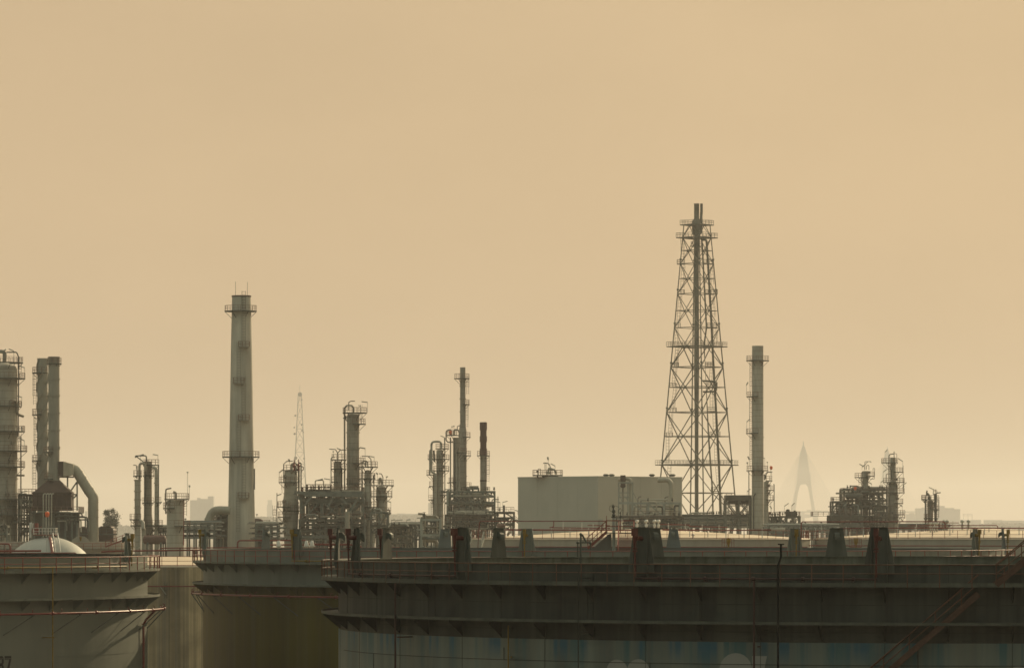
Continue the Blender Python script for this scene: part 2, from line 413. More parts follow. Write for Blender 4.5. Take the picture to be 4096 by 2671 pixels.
# ---------------------------------------------------------------- big floating roof tanks
class Tank:
    def __init__(s, xc, D, R): s.D = D; s.R = R; s.x = X(xc, D); s.y = D; s.xc = xc
    def p(s, th, r, z): return (s.x + r * sin(th), s.y - r * cos(th), z)
    def px(s, th, r):
        x, y, _ = s.p(th, r, 0); return CX + F * x / y
    def th(s, px, r=None, back=False):
        r = r or s.R
        lim = math.acos(min(.999, r / s.D))
        lo, hi = (-lim, lim) if not back else (lim, 2 * PI - lim)
        for _ in range(60):
            m = (lo + hi) / 2
            up = s.px(m, r) < px
            if back: up = not up
            if up: lo = m
            else: hi = m
        return (lo + hi) / 2
    def arc(s, r, z, t0, t1, n):
        return [s.p(t0 + (t1 - t0) * i / n, r, z) for i in range(n + 1)]
    def zf(s, py, r=None, th=0.0):
        """height of a picture row on the shell at angle th"""
        return Z(py, s.D - (r or s.R) * cos(th))

def tank_shell(T, prof, n=160):
    return MB().lathe(T.x, T.y, prof, n, False, False)

def foam_plate(T, root, th, rim, m_plate, pipe=None, pipe_z=None, top=1.9, bot=.45, wb=.78, wt=.45):
    """trapezoid foam shield on the tank rim with its ribs, foam chamber outside and deflector inside"""
    R = T.R
    er = Vector((sin(th), -cos(th), 0)); et = Vector((cos(th), sin(th), 0)); ez = Vector((0, 0, 1))
    c = Vector((T.x, T.y, 0))
    def P(u, v, w): return tuple(c + et * u + er * v + ez * w)
    b = MB()
    b.solid([P(-wb, R + .03, rim - bot), P(wb, R + .03, rim - bot), P(wb * .97, R + .03, rim + .1), P(wt, R + .03, rim + top), P(-wt, R + .03, rim + top), P(-wb * .97, R + .03, rim + .1)], er * .05)
    for k in (-1, 1):
        u = k * wt * .92
        b.solid([P(u - .02, R + .08, rim + top), P(u - .02, R + .12, rim + top), P(u - .02, R + .34, rim - .1), P(u - .02, R + .1, rim - bot - .55), P(u - .02, R + .08, rim - bot - .55)], et * .04)
    b.solid([P(-wt, R - .08, rim + top + .003), P(wt, R - .08, rim + top + .003), P(wt, R + .2, rim + top + .003), P(-wt, R + .2, rim + top + .003)], ez * .04)
    pl = b.build('foam_plate', m_plate, root)
    d = MB()      # deflector hood on the inner face
    hood = [(R + .03, rim + top - .25), (R - .18, rim + top - .27), (R - .32, rim + top - .38), (R - .36, rim + top - .58), (R - .34, rim + top - .78), (R - .14, rim + top - .62), (R + .03, rim + top - .58)]
    d.solid([P(-.17, v, w_) for v, w_ in hood], et * .34)
    d.build('deflector', 'steel_dark' if pipe != 'none' else 'flange', pl)
    if pipe in ('redlead', 'yellow'):
        ch = MB()
        u = -.12
        ch.solid([P(u - .12, R + .42, rim + top - .42), P(u + .12, R + .42, rim + top - .42), P(u + .12, R + .72, rim + top - .42), P(u - .12, R + .72, rim + top - .42)], ez * .40)
        ch.tube([P(u + .1, R + .55, rim + top - .55), P(u + .14, R + .1, rim + top - .55)], .13, 10)
        ch.tube([P(u, R + .55, rim + top - .42), P(u, R + .55, rim + .75)], .13, 10, r1=.055)
        ch.tube([P(u, R + .55, rim + .86), P(u, R + .55, rim + .78)], .14, 10)
        ch.tube([P(u, R + .55, rim + .72), P(u, R + .55, rim + .64)], .14, 10)
        ch.build('foam_chamber', pipe, pl)
        if pipe_z is not None:
            q = MB().tube([P(u, R + .55, rim + .8), P(u, R + .5, pipe_z + .1)], .055, 8)
            q.build('foam_riser', pipe, pl)
    return pl

def ring_walk(T, root, z, lip, dz_up, m_fl, name, w=1.0):
    R = T.R
    b = MB().ring(T.x, T.y, R + .004, R + w, z - .02, z + .02, n=160)
    b.ring(T.x, T.y, R + w, R + w + .03, z - lip + dz_up, z + dz_up, n=160)
    return b.build(name, m_fl, root)
def gussets(T, root, z, drop, ths, m, w=.93):
    for th in ths:
        R = T.R
        er = Vector((sin(th), -cos(th), 0)); et = Vector((cos(th), sin(th), 0))
        c = Vector((T.x, T.y, 0))
        b = MB().solid([tuple(c + er * (R - .02) + Vector((0, 0, z))), tuple(c + er * (R + w) + Vector((0, 0, z))), tuple(c + er * (R + w) + Vector((0, 0, z - .12))), tuple(c + er * (R + .03) + Vector((0, 0, z - drop))), tuple(c + er * (R - .02) + Vector((0, 0, z - drop)))], et * .025)
        b.build('gusset', m, root)
def walk_rail(T, root, z, w, m, step_th, t0, t1, h=1.0, r=.03, th0=0.0):
    R = T.R + w
    b = MB(); n = int((t1 - t0) / (step_th / 2))
    for zz, rr in ((z + h, r), (z + h * .52, r * .8)):
        b.tube(T.arc(R, zz, t0, t1, n), rr, 6)
    k = math.ceil((t0 - th0) / step_th)
    while th0 + k * step_th <= t1:
        a = th0 + k * step_th
        p = Vector(T.p(a, R + .03, 0)); b.bar(p + Vector((0, 0, z - .22)), p + Vector((0, 0, z + h)), 2 * r)
        k += 1
    return b.build('handrail', m, root)

DG = R_(5.22)
# ---- nearest tank
T1 = Tank(3756, 255, 36)
rim1 = 23.25
t1 = thing('storage_tank', 'nearest and darkest open tank with blue-stained white lower wall', 'storage tank', (T1.x, T1.y, 0), 'floating roof tanks')
tank_shell(T1, [(36, rim1), (36, 19.2)]).build('upper_wall', 'tank_dark', t1, 'dark grey upper wall')
tank_shell(T1, [(36.004, 19.2), (36.004, 0)]).build('lower_wall', 'stained', t1, 'white lower wall with blue-green stains')
b = MB().lathe(T1.x, T1.y, [(35.97, rim1 - .001), (35.97, 17)], 160, False, False); b.ring(T1.x, T1.y, 35.85, 36.06, rim1 - .03, rim1 + .02, n=160)
b.build('inner_wall', 'tank_rim', t1)
MB().lathe(T1.x, T1.y, [(35.6, 20.6), (35.6, 20.1)], 96).build('floating_roof', 'tank_rim', t1)
ring_walk(T1, t1, 22.28, .22, .04, 'flange_dark', 'walkway')
ring_walk(T1, t1, 20.15, .16, .14, 'flange_dark', 'wind_girder')
ths1 = [R_(-41.5) + DG * i for i in range(-11, 17)]
gussets(T1, t1, 22.26, .97, ths1, 'gusset_shade'); gussets(T1, t1, 20.13, .86, ths1, 'gusset_shade')
walk_rail(T1, t1, 22.3, .97, 'red_old', DG * .49, R_(-140), R_(60), .95, .028, R_(-41.5))
for px, back, pp in ((None, 0, 'redlead'), (1432, 0, 'redlead'), (1551, 1, 'redlead'), (1855, 0, 'redlead'), (1997, 1, None), (2568, 0, 'redlead'), (2618, 1, None), (3346, 1, None), (3518, 0, 'redlead')):
    th = R_(-91) if px is None else T1.th(px, back=bool(back))
    foam_plate(T1, t1, th, rim1, 'plate', pp, 22.5 if not back else 22.4)
def shell_pipe(T, root, t0, t1, z, off, r, m, name='foam_pipe', drop=None, clamps=0):
    n = max(2, int(abs(t1 - t0) / .02))
    pts = T.arc(T.R + off, z, t0, t1, n)
    b = MB()
    if drop: pts = [T.p(t0, T.R + off, drop)] + pts
    b.tube(pts, r, 8)
    for i in range(clamps):
        a = t0 + (t1 - t0) * (i + .5) / clamps
        p = Vector(T.p(a, T.R + off, z)); q = Vector(T.p(a + .004, T.R + off, z)); b.tube([p, q], r * 1.9, 10)
        b.bar(T.p(a, T.R, z - .12), T.p(a, T.R + off, z - .12), .06)
    return b.build(name, m, root)
shell_pipe(T1, t1, T1.th(1428), T1.th(1850), 22.52, .5, .06, 'pipe_dark', clamps=3)
shell_pipe(T1, t1, T1.th(2562), T1.th(3515), 22.5, .5, .06, 'pipe_dark', clamps=5)
def shell_drop(T, root, px, z0, z1, off, r, m, name='drain_pipe', feet=()):
    th = T.th(px, T.R + off)
    b = MB().tube([T.p(th, T.R + off, z0), T.p(th, T.R + off, z1)], r, 8)
    for z in feet: b.bar(T.p(th, T.R - .02, z), T.p(th + .006, T.R + off, z), .07)
    return b.build(name, m, root)
shell_drop(T1, t1, 1581, 22.1, 0, 1.08, .06, 'pipe_dark', feet=(19.1, 16))
shell_drop(T1, t1, 2033, 19.9, 0, .22, .04, 'yellow', feet=(18.2,))
shell_drop(T1, t1, 2313, 22.9, 0, 1.12, .03, 'seam_dark', feet=(22.5, 19.6))
shell_drop(T1, t1, 3016, 22.4, 0, 1.1, .06, 'pipe_dark', feet=(19.0,))
# black vent pole with a kink and a flat cap
th = T1.th(3112, 37.3)
pa = T1.p(th, 37.32, 0); dpt = pa[1]
pts = [(X(3112, dpt), dpt, 0), (X(3112, dpt), dpt, Z(2262, dpt)), (X(3124, dpt), dpt, Z(2226, dpt)), (X(3124, dpt), dpt, Z(2178, dpt))]
b = MB().tube(pts, .058, 10, rad=.2); b.tube([(pts[3][0], dpt, Z(2178, dpt)), (pts[3][0], dpt, Z(2173, dpt))], .17, 12)
for zz in (22.2, 20.1): b.bar((pts[0][0], dpt, zz), (pts[0][0], dpt + .4, zz), .08)
b.build('vent_pipe', 'black', t1)
# weld seams of the lower wall and the pale painted-out patches
b = MB()
for zz in (18.02, 15.6): b.ring(T1.x, T1.y, 36.0, 36.018, zz, zz + .035, R_(-170), R_(-10), n=120)
for i, th in enumerate(ths1):
    if i % 2: b.bar(T1.p(th, 36.004, 15.6), T1.p(th, 36.004, 19.2), .025)
    else: b.bar(T1.p(th, 36.004, 19.3), T1.p(th, 36.004, 23.1), .025)
for zz in (21.15, 19.72): b.ring(T1.x, T1.y, 36.0, 36.014, zz, zz + .025, R_(-170), R_(-10), n=120)
for px, z0, z1 in ((1495, 15.6, 18.02), (2016, 18.02, 18.7), (2600, 15.6, 18.02), (3672, 16, 18.9), (1740, 20.3, 22.2), (2350, 20.3, 22.2), (2800, 19.3, 22.2), (3287, 19.3, 22.2)):
    th = T1.th(px); b.bar(T1.p(th, 36.006, z0), T1.p(th, 36.006, z1), .04)
b.build('weld_seam', 'seam_dark', t1)
def shell_patch(T, root, poly_px, m, name):
    """flat painted mark that follows the wall: polygon fan of picture points"""
    rr = T.R + .012; vs = []
    for x_, y_ in poly_px:
        th = T.th(x_, rr); vs.append(T.p(th, rr, T.zf(y_, rr, th)))
    n = len(vs); ctr = (sum(p[0] for p in poly_px) / n, max(p[1] for p in poly_px))
    th = T.th(ctr[0], rr); vs.append(T.p(th, rr, T.zf(ctr[1], rr, th)))
    vi = []
    b = MB()
    for i in range(n): b.add([vs[i], vs[(i + 1) % n], vs[n]], [(0, 1, 2)])
    return b.build(name, m, root)
def lobe(x0, x1, yt, yb, n=12): return [((x0 + x1) / 2 - (x1 - x0) / 2 * cos(PI * i / n), yb - (yb - yt) * sin(PI * i / n) ** .75) for i in range(n + 1)]
shell_patch(T1, t1, lobe(2424, 2512, 2636, 2700), 'patch', 'paint_patch')
shell_patch(T1, t1, lobe(2506, 2600, 2634, 2700), 'patch', 'paint_patch')
shell_patch(T1, t1, lobe(2876, 3010, 2610, 2700) , 'patch', 'paint_patch')
shell_patch(T1, t1, [(3008, 2622), (3068, 2622), (3052, 2700), (3008, 2700)], 'patch', 'paint_patch')
shell_patch(T1, t1, lobe(4020, 4130, 2664, 2720), 'patch', 'paint_patch')
# post with a swinging arm on the rim
d0 = T1.p(T1.th(2323), 36.1, 0)[1] - .3
def E(cx, cy_): return 2000 + cx / 2.975, 1800 + cy_ / 2.975
def PE(cx, cy_, d=d0): a, c = E(cx, cy_); return (X(a, d), d, Z(c, d))
b = MB().tube([PE(962, 1000), PE(958, 1360)], .055, 10)
b.tube([PE(975, 1000), PE(1030, 1098)], .055, 8); b.tube([PE(925, 1097), PE(1078, 1097)], .04, 8)
b.tube([PE(925, 1095), PE(925, 1290)], .035, 8); b.tube([PE(1078, 1095), PE(1082, 1180)], .035, 8)
for q in ((925, 1098), (1075, 1100), (962, 1000)): b.ball(PE(*q), .085)
b.build('davit', 'steel_dark', t1)
# stairway on the right
def stair_on(T, root, pxy0, pxy1, r, width, m_s, m_r, ntread, rail_h=1.0, name='stairway'):
    th0 = T.th(pxy0[0], r + width); th1 = T.th(pxy1[0], r + width)
    z0 = T.zf(pxy0[1], r + width, th0); z1 = T.zf(pxy1[1], r + width, th1)
    n = 14
    def pt(s, rr, dz=0): return T.p(th0 + (th1 - th0) * s, rr, z0 + (z1 - z0) * s + dz)
    b = MB()
    for rr in (r, r + width):
        for i in range(n): b.bar(pt(i / n, rr), pt((i + 1) / n, rr), .05, .3)
    for i in range(ntread):
        s = (i + .5) / ntread
        b.bar(pt(s, r - .01, -.02), pt(s, r + width + .01, -.02), .26, .04)
    st = b.build(name, m_s, root)
    h = MB()
    for rr in (r + width,):
        for dz in (rail_h, rail_h * .55):
            h.tube([pt(i / n, rr, dz) for i in range(n + 1)], .03, 6)
        for i in range(0, n + 1, 3): h.bar(pt(i / n, rr), pt(i / n, rr, rail_h), .05)
    h.tube([pt(i / n, r, rail_h) for i in range(n + 1)], .03, 6)
    h.build('stair_rail', m_r, st)
    return st
M['stair'] = mat('rusty_stair_paint', (.075, .034, .019), .65, var=.4, sx=1, sz=1, rust=.7, rustcol=(.08, .045, .025))
stair_on(T1, t1, (3430, 2790), (3915, 2375), 36.12, .85, 'stair', 'red_old', 44)
stair_on(T1, t1, (3985, 2338), (4220, 2145), 36.2, .85, 'stair', 'red_old', 24)

# ---- middle tank, olive lower wall
T3 = Tank(2412, 405, 38)
rim3 = 23.25
t3 = thing('storage_tank', 'open tank with olive lower wall standing behind the darkest one', 'storage tank', (T3.x, T3.y, 0), 'floating roof tanks')
tank_shell(T3, [(38, rim3), (38, 20.0)]).build('upper_wall', 'tank_mid', t3, 'grey upper wall')
tank_shell(T3, [(38.004, 20.0), (38.004, 0)]).build('lower_wall', 'tank_olive', t3, 'olive yellow lower wall')
b = MB().lathe(T3.x, T3.y, [(37.97, rim3 - .001), (37.97, 17)], 160, False, False); b.ring(T3.x, T3.y, 37.85, 38.06, rim3 - .03, rim3 + .02, n=160)
M['inner_grey'] = mat('blue_grey_inner_paint', (.14, .155, .145), .7, var=.2, sx=.5, sz=.3)
b.build('inner_wall', 'inner_grey', t3)
MB().lathe(T3.x, T3.y, [(37.6, 20.4), (37.6, 19.9)], 96).build('floating_roof', 'tank_rim', t3)
ring_walk(T3, t3, 22.15, .16, .03, 'flange', 'walkway')
ring_walk(T3, t3, 20.05, .16, .14, 'flange', 'wind_girder')
ths3 = [R_(-57.4) + DG * i for i in range(-8, 8)] + [R_(-57.4) + DG * i for i in range(20, 29)]
gussets(T3, t3, 22.13, .95, ths3, 'tank_mid'); gussets(T3, t3, 20.03, .84, ths3, 'tank_olive')
walk_rail(T3, t3, 22.17, .97, 'red', DG * .55, R_(-120), R_(120), 1.06, .03, R_(-57.4))
for px, back, pp in ((824, 0, 'yellow'), (1066, 1, None), (1190, 0, 'yellow'), (1780, 1, 'none'), (2108, 0, 'yellow'), (2694, 1, 'none'), (3178, 0, 'yellow'), (3897, 0, 'yellow'), (4008, 1, 'yellow')):
    th = T3.th(px, back=bool(back))
    foam_plate(T3, t3, th, rim3, 'inner_grey' if back else 'tank_mid', pp, 22.4)
shell_pipe(T3, t3, T3.th(1184), T3.th(1420), 22.32, .5, .06, 'yellow', clamps=2)
def water_ring(T, root, z, w, t0, t1, m, step, slant=1):
    """fire water ring with its struts and spray nozzles"""
    b = MB(); n = 50
    b.tube(T.arc(T.R + w, z, t0, t1, n), .085, 10)
    k = int((t1 - t0) / (step * 1.0))
    for i in range(k):
        a = t0 + (t1 - t0) * (i + .5) / k
        b.tube([T.p(a, T.R + w, z), T.p(a + .0045, T.R + w, z)], .16, 10)
    for i in range(int(k * 1.7)):
        a = t0 + (t1 - t0) * (i + .3) / (k * 1.7)
        b.tube([T.p(a, T.R + w, z), T.p(a, T.R + w, z + .32), T.p(a + .003, T.R + w - .15, z + .36)], .03, 5)
    pr = b.build('water_ring', m, root)
    for i in range(k):
        a = t0 + (t1 - t0) * (i + .15) / k
        s = MB().bar(T.p(a, T.R + w, z - .09), T.p(a + slant * .055, T.R, z - 1.75), .07)
        s.bar(T.p(a, T.R, z - .12), T.p(a, T.R + w, z - .12), .07)
        s.build('strut', 'steel_dark', root)
water_ring(T3, t3, 19.15, 1.1, R_(-112), R_(-34), 'redpipe', R_(8.5), 1)
b = MB()
for zz in (17.3, 14.6, 12): b.ring(T3.x, T3.y, 38.0, 38.02, zz, zz + .04, R_(-190), R_(-110), n=60)
b.build('weld_seam', 'tank_olive', t3)
# gauger platform with rolling ladder inside the middle tank
dg = T3.D + 36.0
def PG(cx, cy_, dd=0):  # crop of 1681x1552 over 2300..2560, 1980..2220
    s = 6.4654; d = dg + dd
    return (X(2300 + cx / s, d), d, Z(1980 + cy_ / s, d))
gp = MB()
gp.tube([PG(1005, 560), PG(1005, 1700)], .17, 12)
gw = gp.build('gauge_pole', 'steel_pale', t3)
v = MB(); v.tube([PG(1003, 450), PG(1003, 570)], .12, 10)
v.tube([PG(1003, 545), PG(1003, 580)], .26, 12); v.ball(PG(1003, 510), .19); v.ball(PG(1003, 405), .18, sz=1.2); v.tube([PG(1003, 430), PG(1003, 448)], .2, 10)
v.tube([PG(993, 330), PG(993, 400)], .09, 8); v.ball(PG(990, 290), .16, sz=1.1); v.tube([PG(985, 235), PG(985, 270)], .07, 8)
v.tube([PG(960, 262), PG(900, 280), PG(885, 340), PG(900, 400), PG(965, 425)], .022, 5, rad=.2)
v.tube([PG(1015, 262), PG(1135, 308)], .022, 5)
v.tube([PG(1170, 335), PG(1118, 390), PG(1125, 450), PG(1160, 465), PG(1200, 410), PG(1185, 340), PG(1175, 335)], .025, 5, rad=.2)
v.tube([PG(1180, 420), PG(1175, 640)], .05, 6); v.tube([PG(1175, 540), PG(1175, 600)], .1, 8)
v.build('valve_stem', 'steel_dark', gw)
pl = MB(); a = PG(815, 960, -1.2); c = PG(1515, 985, 1.2); pl.box(a[0], c[0], a[1], c[1], c[2], a[2])
pf = pl.build('gauge_platform', 'steel_green', t3)
rl = MB(); zf_ = a[2]; x0, x1 = a[0], c[0]
hgt = Z(1980 + 655 / 6.4654, dg) - zf_
rl.rail([(x0, a[1], zf_), (x1, a[1], zf_)], hgt, step=(x1 - x0) / 2, r=.05); rl.rail([(x0, c[1], zf_), (x1, c[1], zf_)], hgt, step=1.5, r=.04)
rl.rail([(x0, a[1], zf_), (x0, c[1], zf_)], hgt, step=1.5, r=.04); rl.rail([(x1, a[1], zf_), (x1, c[1], zf_)], hgt, step=1.5, r=.04)
rl.bar(PG(813, 530, -1.2), PG(813, 700, -1.2), .06)
rl.build('platform_rail', 'red', pf)
def flight(root, p, q, wv, m, n, rail_h=1.0, both=True, name='stairway'):
    p, q, wv = Vector(p), Vector(q), Vector(wv)
    b = MB()
    for o_ in (-wv, wv): b.bar(p + o_, q + o_, .09, .28)
    for i in range(n):
        c_ = p + (q - p) * ((i + .5) / n); b.bar(c_ - wv * 1.02, c_ + wv * 1.02, .28, .05)
    st = b.build(name, m, root); h = MB(); up = Vector((0, 0, rail_h))
    for o_ in ((-wv, wv) if both else (-wv,)):
        h.bar(p + o_ + up, q + o_ + up, .08); h.bar(p + o_ + up * .5, q + o_ + up * .5, .06)
        for i in range(5): c_ = p + (q - p) * (i / 4) + o_; h.bar(c_, c_ + up, .07)
    h.build('stair_rail', m, st)
    return st
flight(t3, PG(815, 950), PG(330, 1370), (0, .4, 0), 'red', 16, 1.15)
p_ = PG(1330, 975, -1.3); q_ = Vector(PG(1300, 1600, -9))
flight(t3, p_, q_, (.78, 0, 0), 'red', 22, 1.2, name='rolling_ladder')
b = MB(); f0, f1, f2, f3 = PG(945, 985, 1.25), PG(945, 1500, 1.25), PG(330, 1500, 1.25), PG(480, 1355, 1.25)
b.solid([f0, f1, f2, f3, PG(870, 1000, 1.25)], (0, .1, 0))
b.build('shield_plate', 'inner_grey', t3)

# ---- left tank with number
T2 = Tank(-1061, 372, 36)
rim2 = 22.87
t2 = thing('storage_tank', 'light grey open tank with painted number, red rails and thick red pipe ring', 'storage tank', (T2.x, T2.y, 0), 'floating roof tanks')
tank_shell(T2, [(36, rim2), (36, 0)]).build('wall', 'tank_light', t2)
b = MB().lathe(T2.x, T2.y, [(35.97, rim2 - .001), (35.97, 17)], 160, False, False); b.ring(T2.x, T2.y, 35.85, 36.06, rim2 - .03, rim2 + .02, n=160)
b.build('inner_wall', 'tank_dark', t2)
MB().lathe(T2.x, T2.y, [(35.6, 20.4), (35.6, 19.9)], 96).build('floating_roof', 'tank_rim', t2)
ring_walk(T2, t2, 21.66, .2, .05, 'flange', 'walkway', 1.07)
ring_walk(T2, t2, 19.28, .2, .18, 'flange', 'wind_girder', 1.07)
ths2 = [R_(40) + DG * i for i in range(-2, 13)]
gussets(T2, t2, 21.64, 1.02, ths2, 'tank_light', 1.0); gussets(T2, t2, 19.26, .86, ths2, 'tank_light', 1.0)
walk_rail(T2, t2, 21.7, 1.04, 'red', DG * .58, R_(20), R_(130), 1.1, .036, R_(40))
foam_plate(T2, t2, T2.th(506), rim2, 'tank_mid', 'yellow', 21.9)
shell_pipe(T2, t2, R_(20), T2.th(506, 36.5), 21.98, .5, .06, 'yellow', clamps=3)
shell_drop(T2, t2, 211, 21.95, 0, 1.12, .055, 'yellow', feet=(16.2,))
water_ring(T2, t2, 18.2, 1.55, R_(22), R_(103), 'redpipe', R_(8.5), -1)
tq = T2.th(598, 36.3)
tz = T2.th(650, 37.5)
b = MB().tube([T2.p(tz - .01, 37.4, 18.15), T2.p(T2.th(600, 36.5), 36.5, Z(2478, 366)), T2.p(tq, 36.25, Z(2500, 366)), T2.p(tq, 36.25, 0)], .1, 10, rad=.3)
for zz in (16.9, 15.2): b.tube([T2.p(tq, 36.25, zz), T2.p(tq, 36.25, zz + .07)], .17, 10)
b.build('water_riser', 'redpipe', t2)
b = MB()
for zz in (19.95, 17.25, 14.55): b.ring(T2.x, T2.y, 36.0, 36.016, zz, zz + .03, R_(-90), R_(20), n=70)
b.build('weld_seam', 'tank_light', t2)
# painted number: strokes bent round the wall
def glyph(T, root, polys, xpx0, ypx0, sx, sy, m):
    th_c = T.th(xpx0)
    s = (T.D - T.R * cos(th_c)) / F
    zt = Z(ypx0, T.D - T.R * cos(th_c)); b = MB()
    for poly in polys:
        vs = []
        for u, v_ in poly:
            th_ = th_c + u * sx * s / T.R / cos(th_c); vs.append(T.p(th_, T.R + .012, zt - v_ * sy * s))
        b.add(vs, [tuple(range(len(vs)))])
    b.build('number', m, root, 'black painted digits')
seven = [[(0, 0), (1, 0), (1, .2), (0, .2)], [(.68, .2), (1, .2), (.55, 1), (.2, 1)]]
three = [[(0, 0), (.78, 0), (1, .12), (1, .2), (0, .2)], [(.7, .2), (1, .2), (1, .38), (.86, .49), (.3, .58), (.3, .41), (.7, .40)], [(.3, .49), (.86, .49), (1, .6), (1, .8), (.7, .8), (.7, .58), (.3, .58)], [(0, .8), (1, .8), (1, .88), (.78, 1), (0, 1)]]
glyph(T2, t2, seven, 18, 2622, 24, 72, 'digit'); glyph(T2, t2, three, -12, 2622, 24, 72, 'digit')
# ---------------------------------------------------------------- cone roof tanks behind
def cone_tank(xc, D, R, z_edge, rise, label, m_wall, t0=R_(-100), t1=R_(100), rail_step=1.75, seams=0, name='storage_tank'):
    T = Tank(xc, D, R)
    r = thing(name, label, 'storage tank', (T.x, T.y, 0), 'cone roof tanks')
    tank_shell(T, [(R, z_edge), (R, 0)], 128).build('wall', m_wall, r)
    b = MB().lathe(T.x, T.y, [(.4, z_edge + rise)] + [(R * (i + 1) / 6 + .12 * (i == 5), z_edge + rise * (1 - ((i + 1) / 6) ** 1.15)) for i in range(6)] + [(R + .12, z_edge - .12)], 96, True, False)
    b.build('roof', 'roof_cream', r)
    rb = MB(); n = 60
    for z, q in ((z_edge + 1.1, .03), (z_edge + .58, .025), (z_edge + .1, .035)): rb.tube(T.arc(R - .15, z, t0, t1, n), q, 5)
    st = rail_step / R; a = t0
    while a < t1:
        p = T.p(a, R - .15, 0); rb.bar((p[0], p[1], z_edge), (p[0], p[1], z_edge + 1.1), .06); a += st
    rb.build('handrail', 'red', r)
    return T, r
def roof_pipe(T, root, pts, d, m='redpipe', r=.08, legs=True, leg_m='white_metal', zleg=None, name='foam_pipe'):
    P = [(X(x_, d), d, Z(y_, d)) for x_, y_ in pts]
    b = MB().tube(P, r, 8, rad=.3); o = b.build(name, m, root)
    if legs:
        l = MB(); L_ = abs(P[-1][0] - P[0][0]); k = max(2, int(L_ / 2.2))
        for i in range(k):
            x_ = P[0][0] + (P[-1][0] - P[0][0]) * (i + .5) / k
            z_ = P[0][2] + (P[-1][2] - P[0][2]) * (i + .5) / k
            l.bar((x_, d, z_ + .25), (x_, d, z_ - (zleg or 1.1)), .12)
        l.build('pipe_support', leg_m, o)
    return o
def vent(T, root, px, py, d, m, s=1.0):
    x, y, z = X(px, d), d, Z(py, d)
    b = MB().lathe(x, y, [(1e-3, z + .72 * s), (.16 * s, z + .68 * s), (.27 * s, z + .55 * s), (.28 * s, z + .36 * s), (.12 * s, z + .34 * s), (.12 * s, z + .05), (.2 * s, z), (.2 * s, z - .2 * s), (.13 * s, z - .3 * s), (.13 * s, z - 1.2)], 14, False, False)
    b.build('roof_vent', m, root)
TA, ta = cone_tank(2560, 586, 23.4, 23.93, 1.35, 'cream cone-roofed tank in front of the windowless grey building', 'tank_cream')
roof_pipe(TA, ta, [(1910, 2215), (1918, 2084), (2425, 2083)], 566, legs=False, r=.07)
roof_pipe(TA, ta, [(2215, 2083), (2215, 2107), (2193, 2109), (2440, 2112)], 572, r=.07, zleg=.9)
roof_pipe(TA, ta, [(2020, 2117), (2540, 2120)], 568, r=.1, zleg=1.0)
roof_pipe(TA, ta, [(2350, 2100), (2440, 2101)], 574, r=.06, zleg=.7)
roof_pipe(TA, ta, [(2640, 2096), (2760, 2098), (2755, 2104), (2910, 2108)], 575, r=.07, zleg=.8)
roof_pipe(TA, ta, [(2650, 2117), (2905, 2120), (3085, 2118)], 568, r=.1, zleg=1.1)
roof_pipe(TA, ta, [(2020, 2186), (3230, 2188)], 562, legs=False, r=.075, name='water_ring')
for px, py in ((2486, 2098), (2548, 2098), (2585, 2098), (2618, 2098), (2634, 2098)): vent(TA, ta, px, py, 586, 'white_metal')
vent(TA, ta, 2772, 2150, 566, 'white_metal', .8)
def chamber_box(T, root, px, d, m='yellow'):
    b = MB(); s = d / F
    def q(dx, y_): return (X(px + dx, d), d, Z(y_, d))
    b.tube([q(0, 2152), q(0, 2164)], .3, 10); b.tube([q(0, 2164), q(0, 2180)], .3, 10, r1=.12); b.tube([q(0, 2180), q(0, 2200)], .1, 8)
    b.build('foam_chamber', m, root)
    r = MB()
    a, c = X(px - 26, d), X(px + 22, d); z = Z(2186, d)
    for zz in (0, .55, 1.05): r.bar((a, d, z + zz), (c, d, z + zz), .05); r.bar((a, d, z + zz), (a, d + 1, z + zz), .05); r.bar((c, d, z + zz), (c, d + 1, z + zz), .05)
    for k in range(6): x_ = a + (c - a) * k / 5; r.bar((x_, d, z), (x_, d, z + 1.05), .05)
    r.box(a, c, d, d + 1, z - .08, z)
    r.build('chamber_stand', 'red', root)
chamber_box(TA, ta, 2914, 561.5)
# stair with pale treads on the far left of this tank
def side_stair(T, root, cx0, cy0, cx1, cy1, d, w, m, n):
    flight(root, (X(cx0, d), d, Z(cy0, d)), (X(cx1, d), d - 3, Z(cy1, d)), (w, 0, 0), m, n, 1.0)
side_stair(TA, ta, 1912, 2155, 1900, 2192, 566, .8, 'steel_pale', 7)
TB, tb = cone_tank(3937, 590, 23.6, 23.95, 1.4, 'cream cone-roofed tank at the edge of the yard, with two dark pairs of vents', 'tank_cream')
roof_pipe(TB, tb, [(3204, 2160), (3205, 2086), (3780, 2085), (3780, 2108)], 572, legs=False, r=.085)
roof_pipe(TB, tb, [(3350, 2113), (3700, 2110), (4180, 2112)], 574, r=.09, zleg=1.1)
roof_pipe(TB, tb, [(3630, 2101), (3990, 2100), (3992, 2115)], 580, r=.06, zleg=.8)
roof_pipe(TB, tb, [(3740, 2090), (3835, 2090)], 586, r=.05, zleg=.6)
roof_pipe(TB, tb, [(3235, 2181), (4180, 2183)], 565, legs=False, r=.075, name='water_ring')
for px in (3776, 3788, 3849, 3874): vent(TB, tb, px, 2098, 588, 'steel_pale', .95)
for px in (3722, 3738, 3748): vent(TB, tb, px, 2104, 584, 'white_metal', .9)
vent(TB, tb, 4030, 2146, 566, 'steel_pale', .7)
chamber_box(TB, tb, 3424, 565.5)
side_stair(TB, tb, 3243, 2140, 3232, 2190, 590, .7, 'steel_pale', 9)
b = MB(); d = 583
for k in range(9): b.bar((X(3215 + k * 7, d), d, Z(2160, d)), (X(3215 + k * 7, d), d, Z(2122, d)), .06)
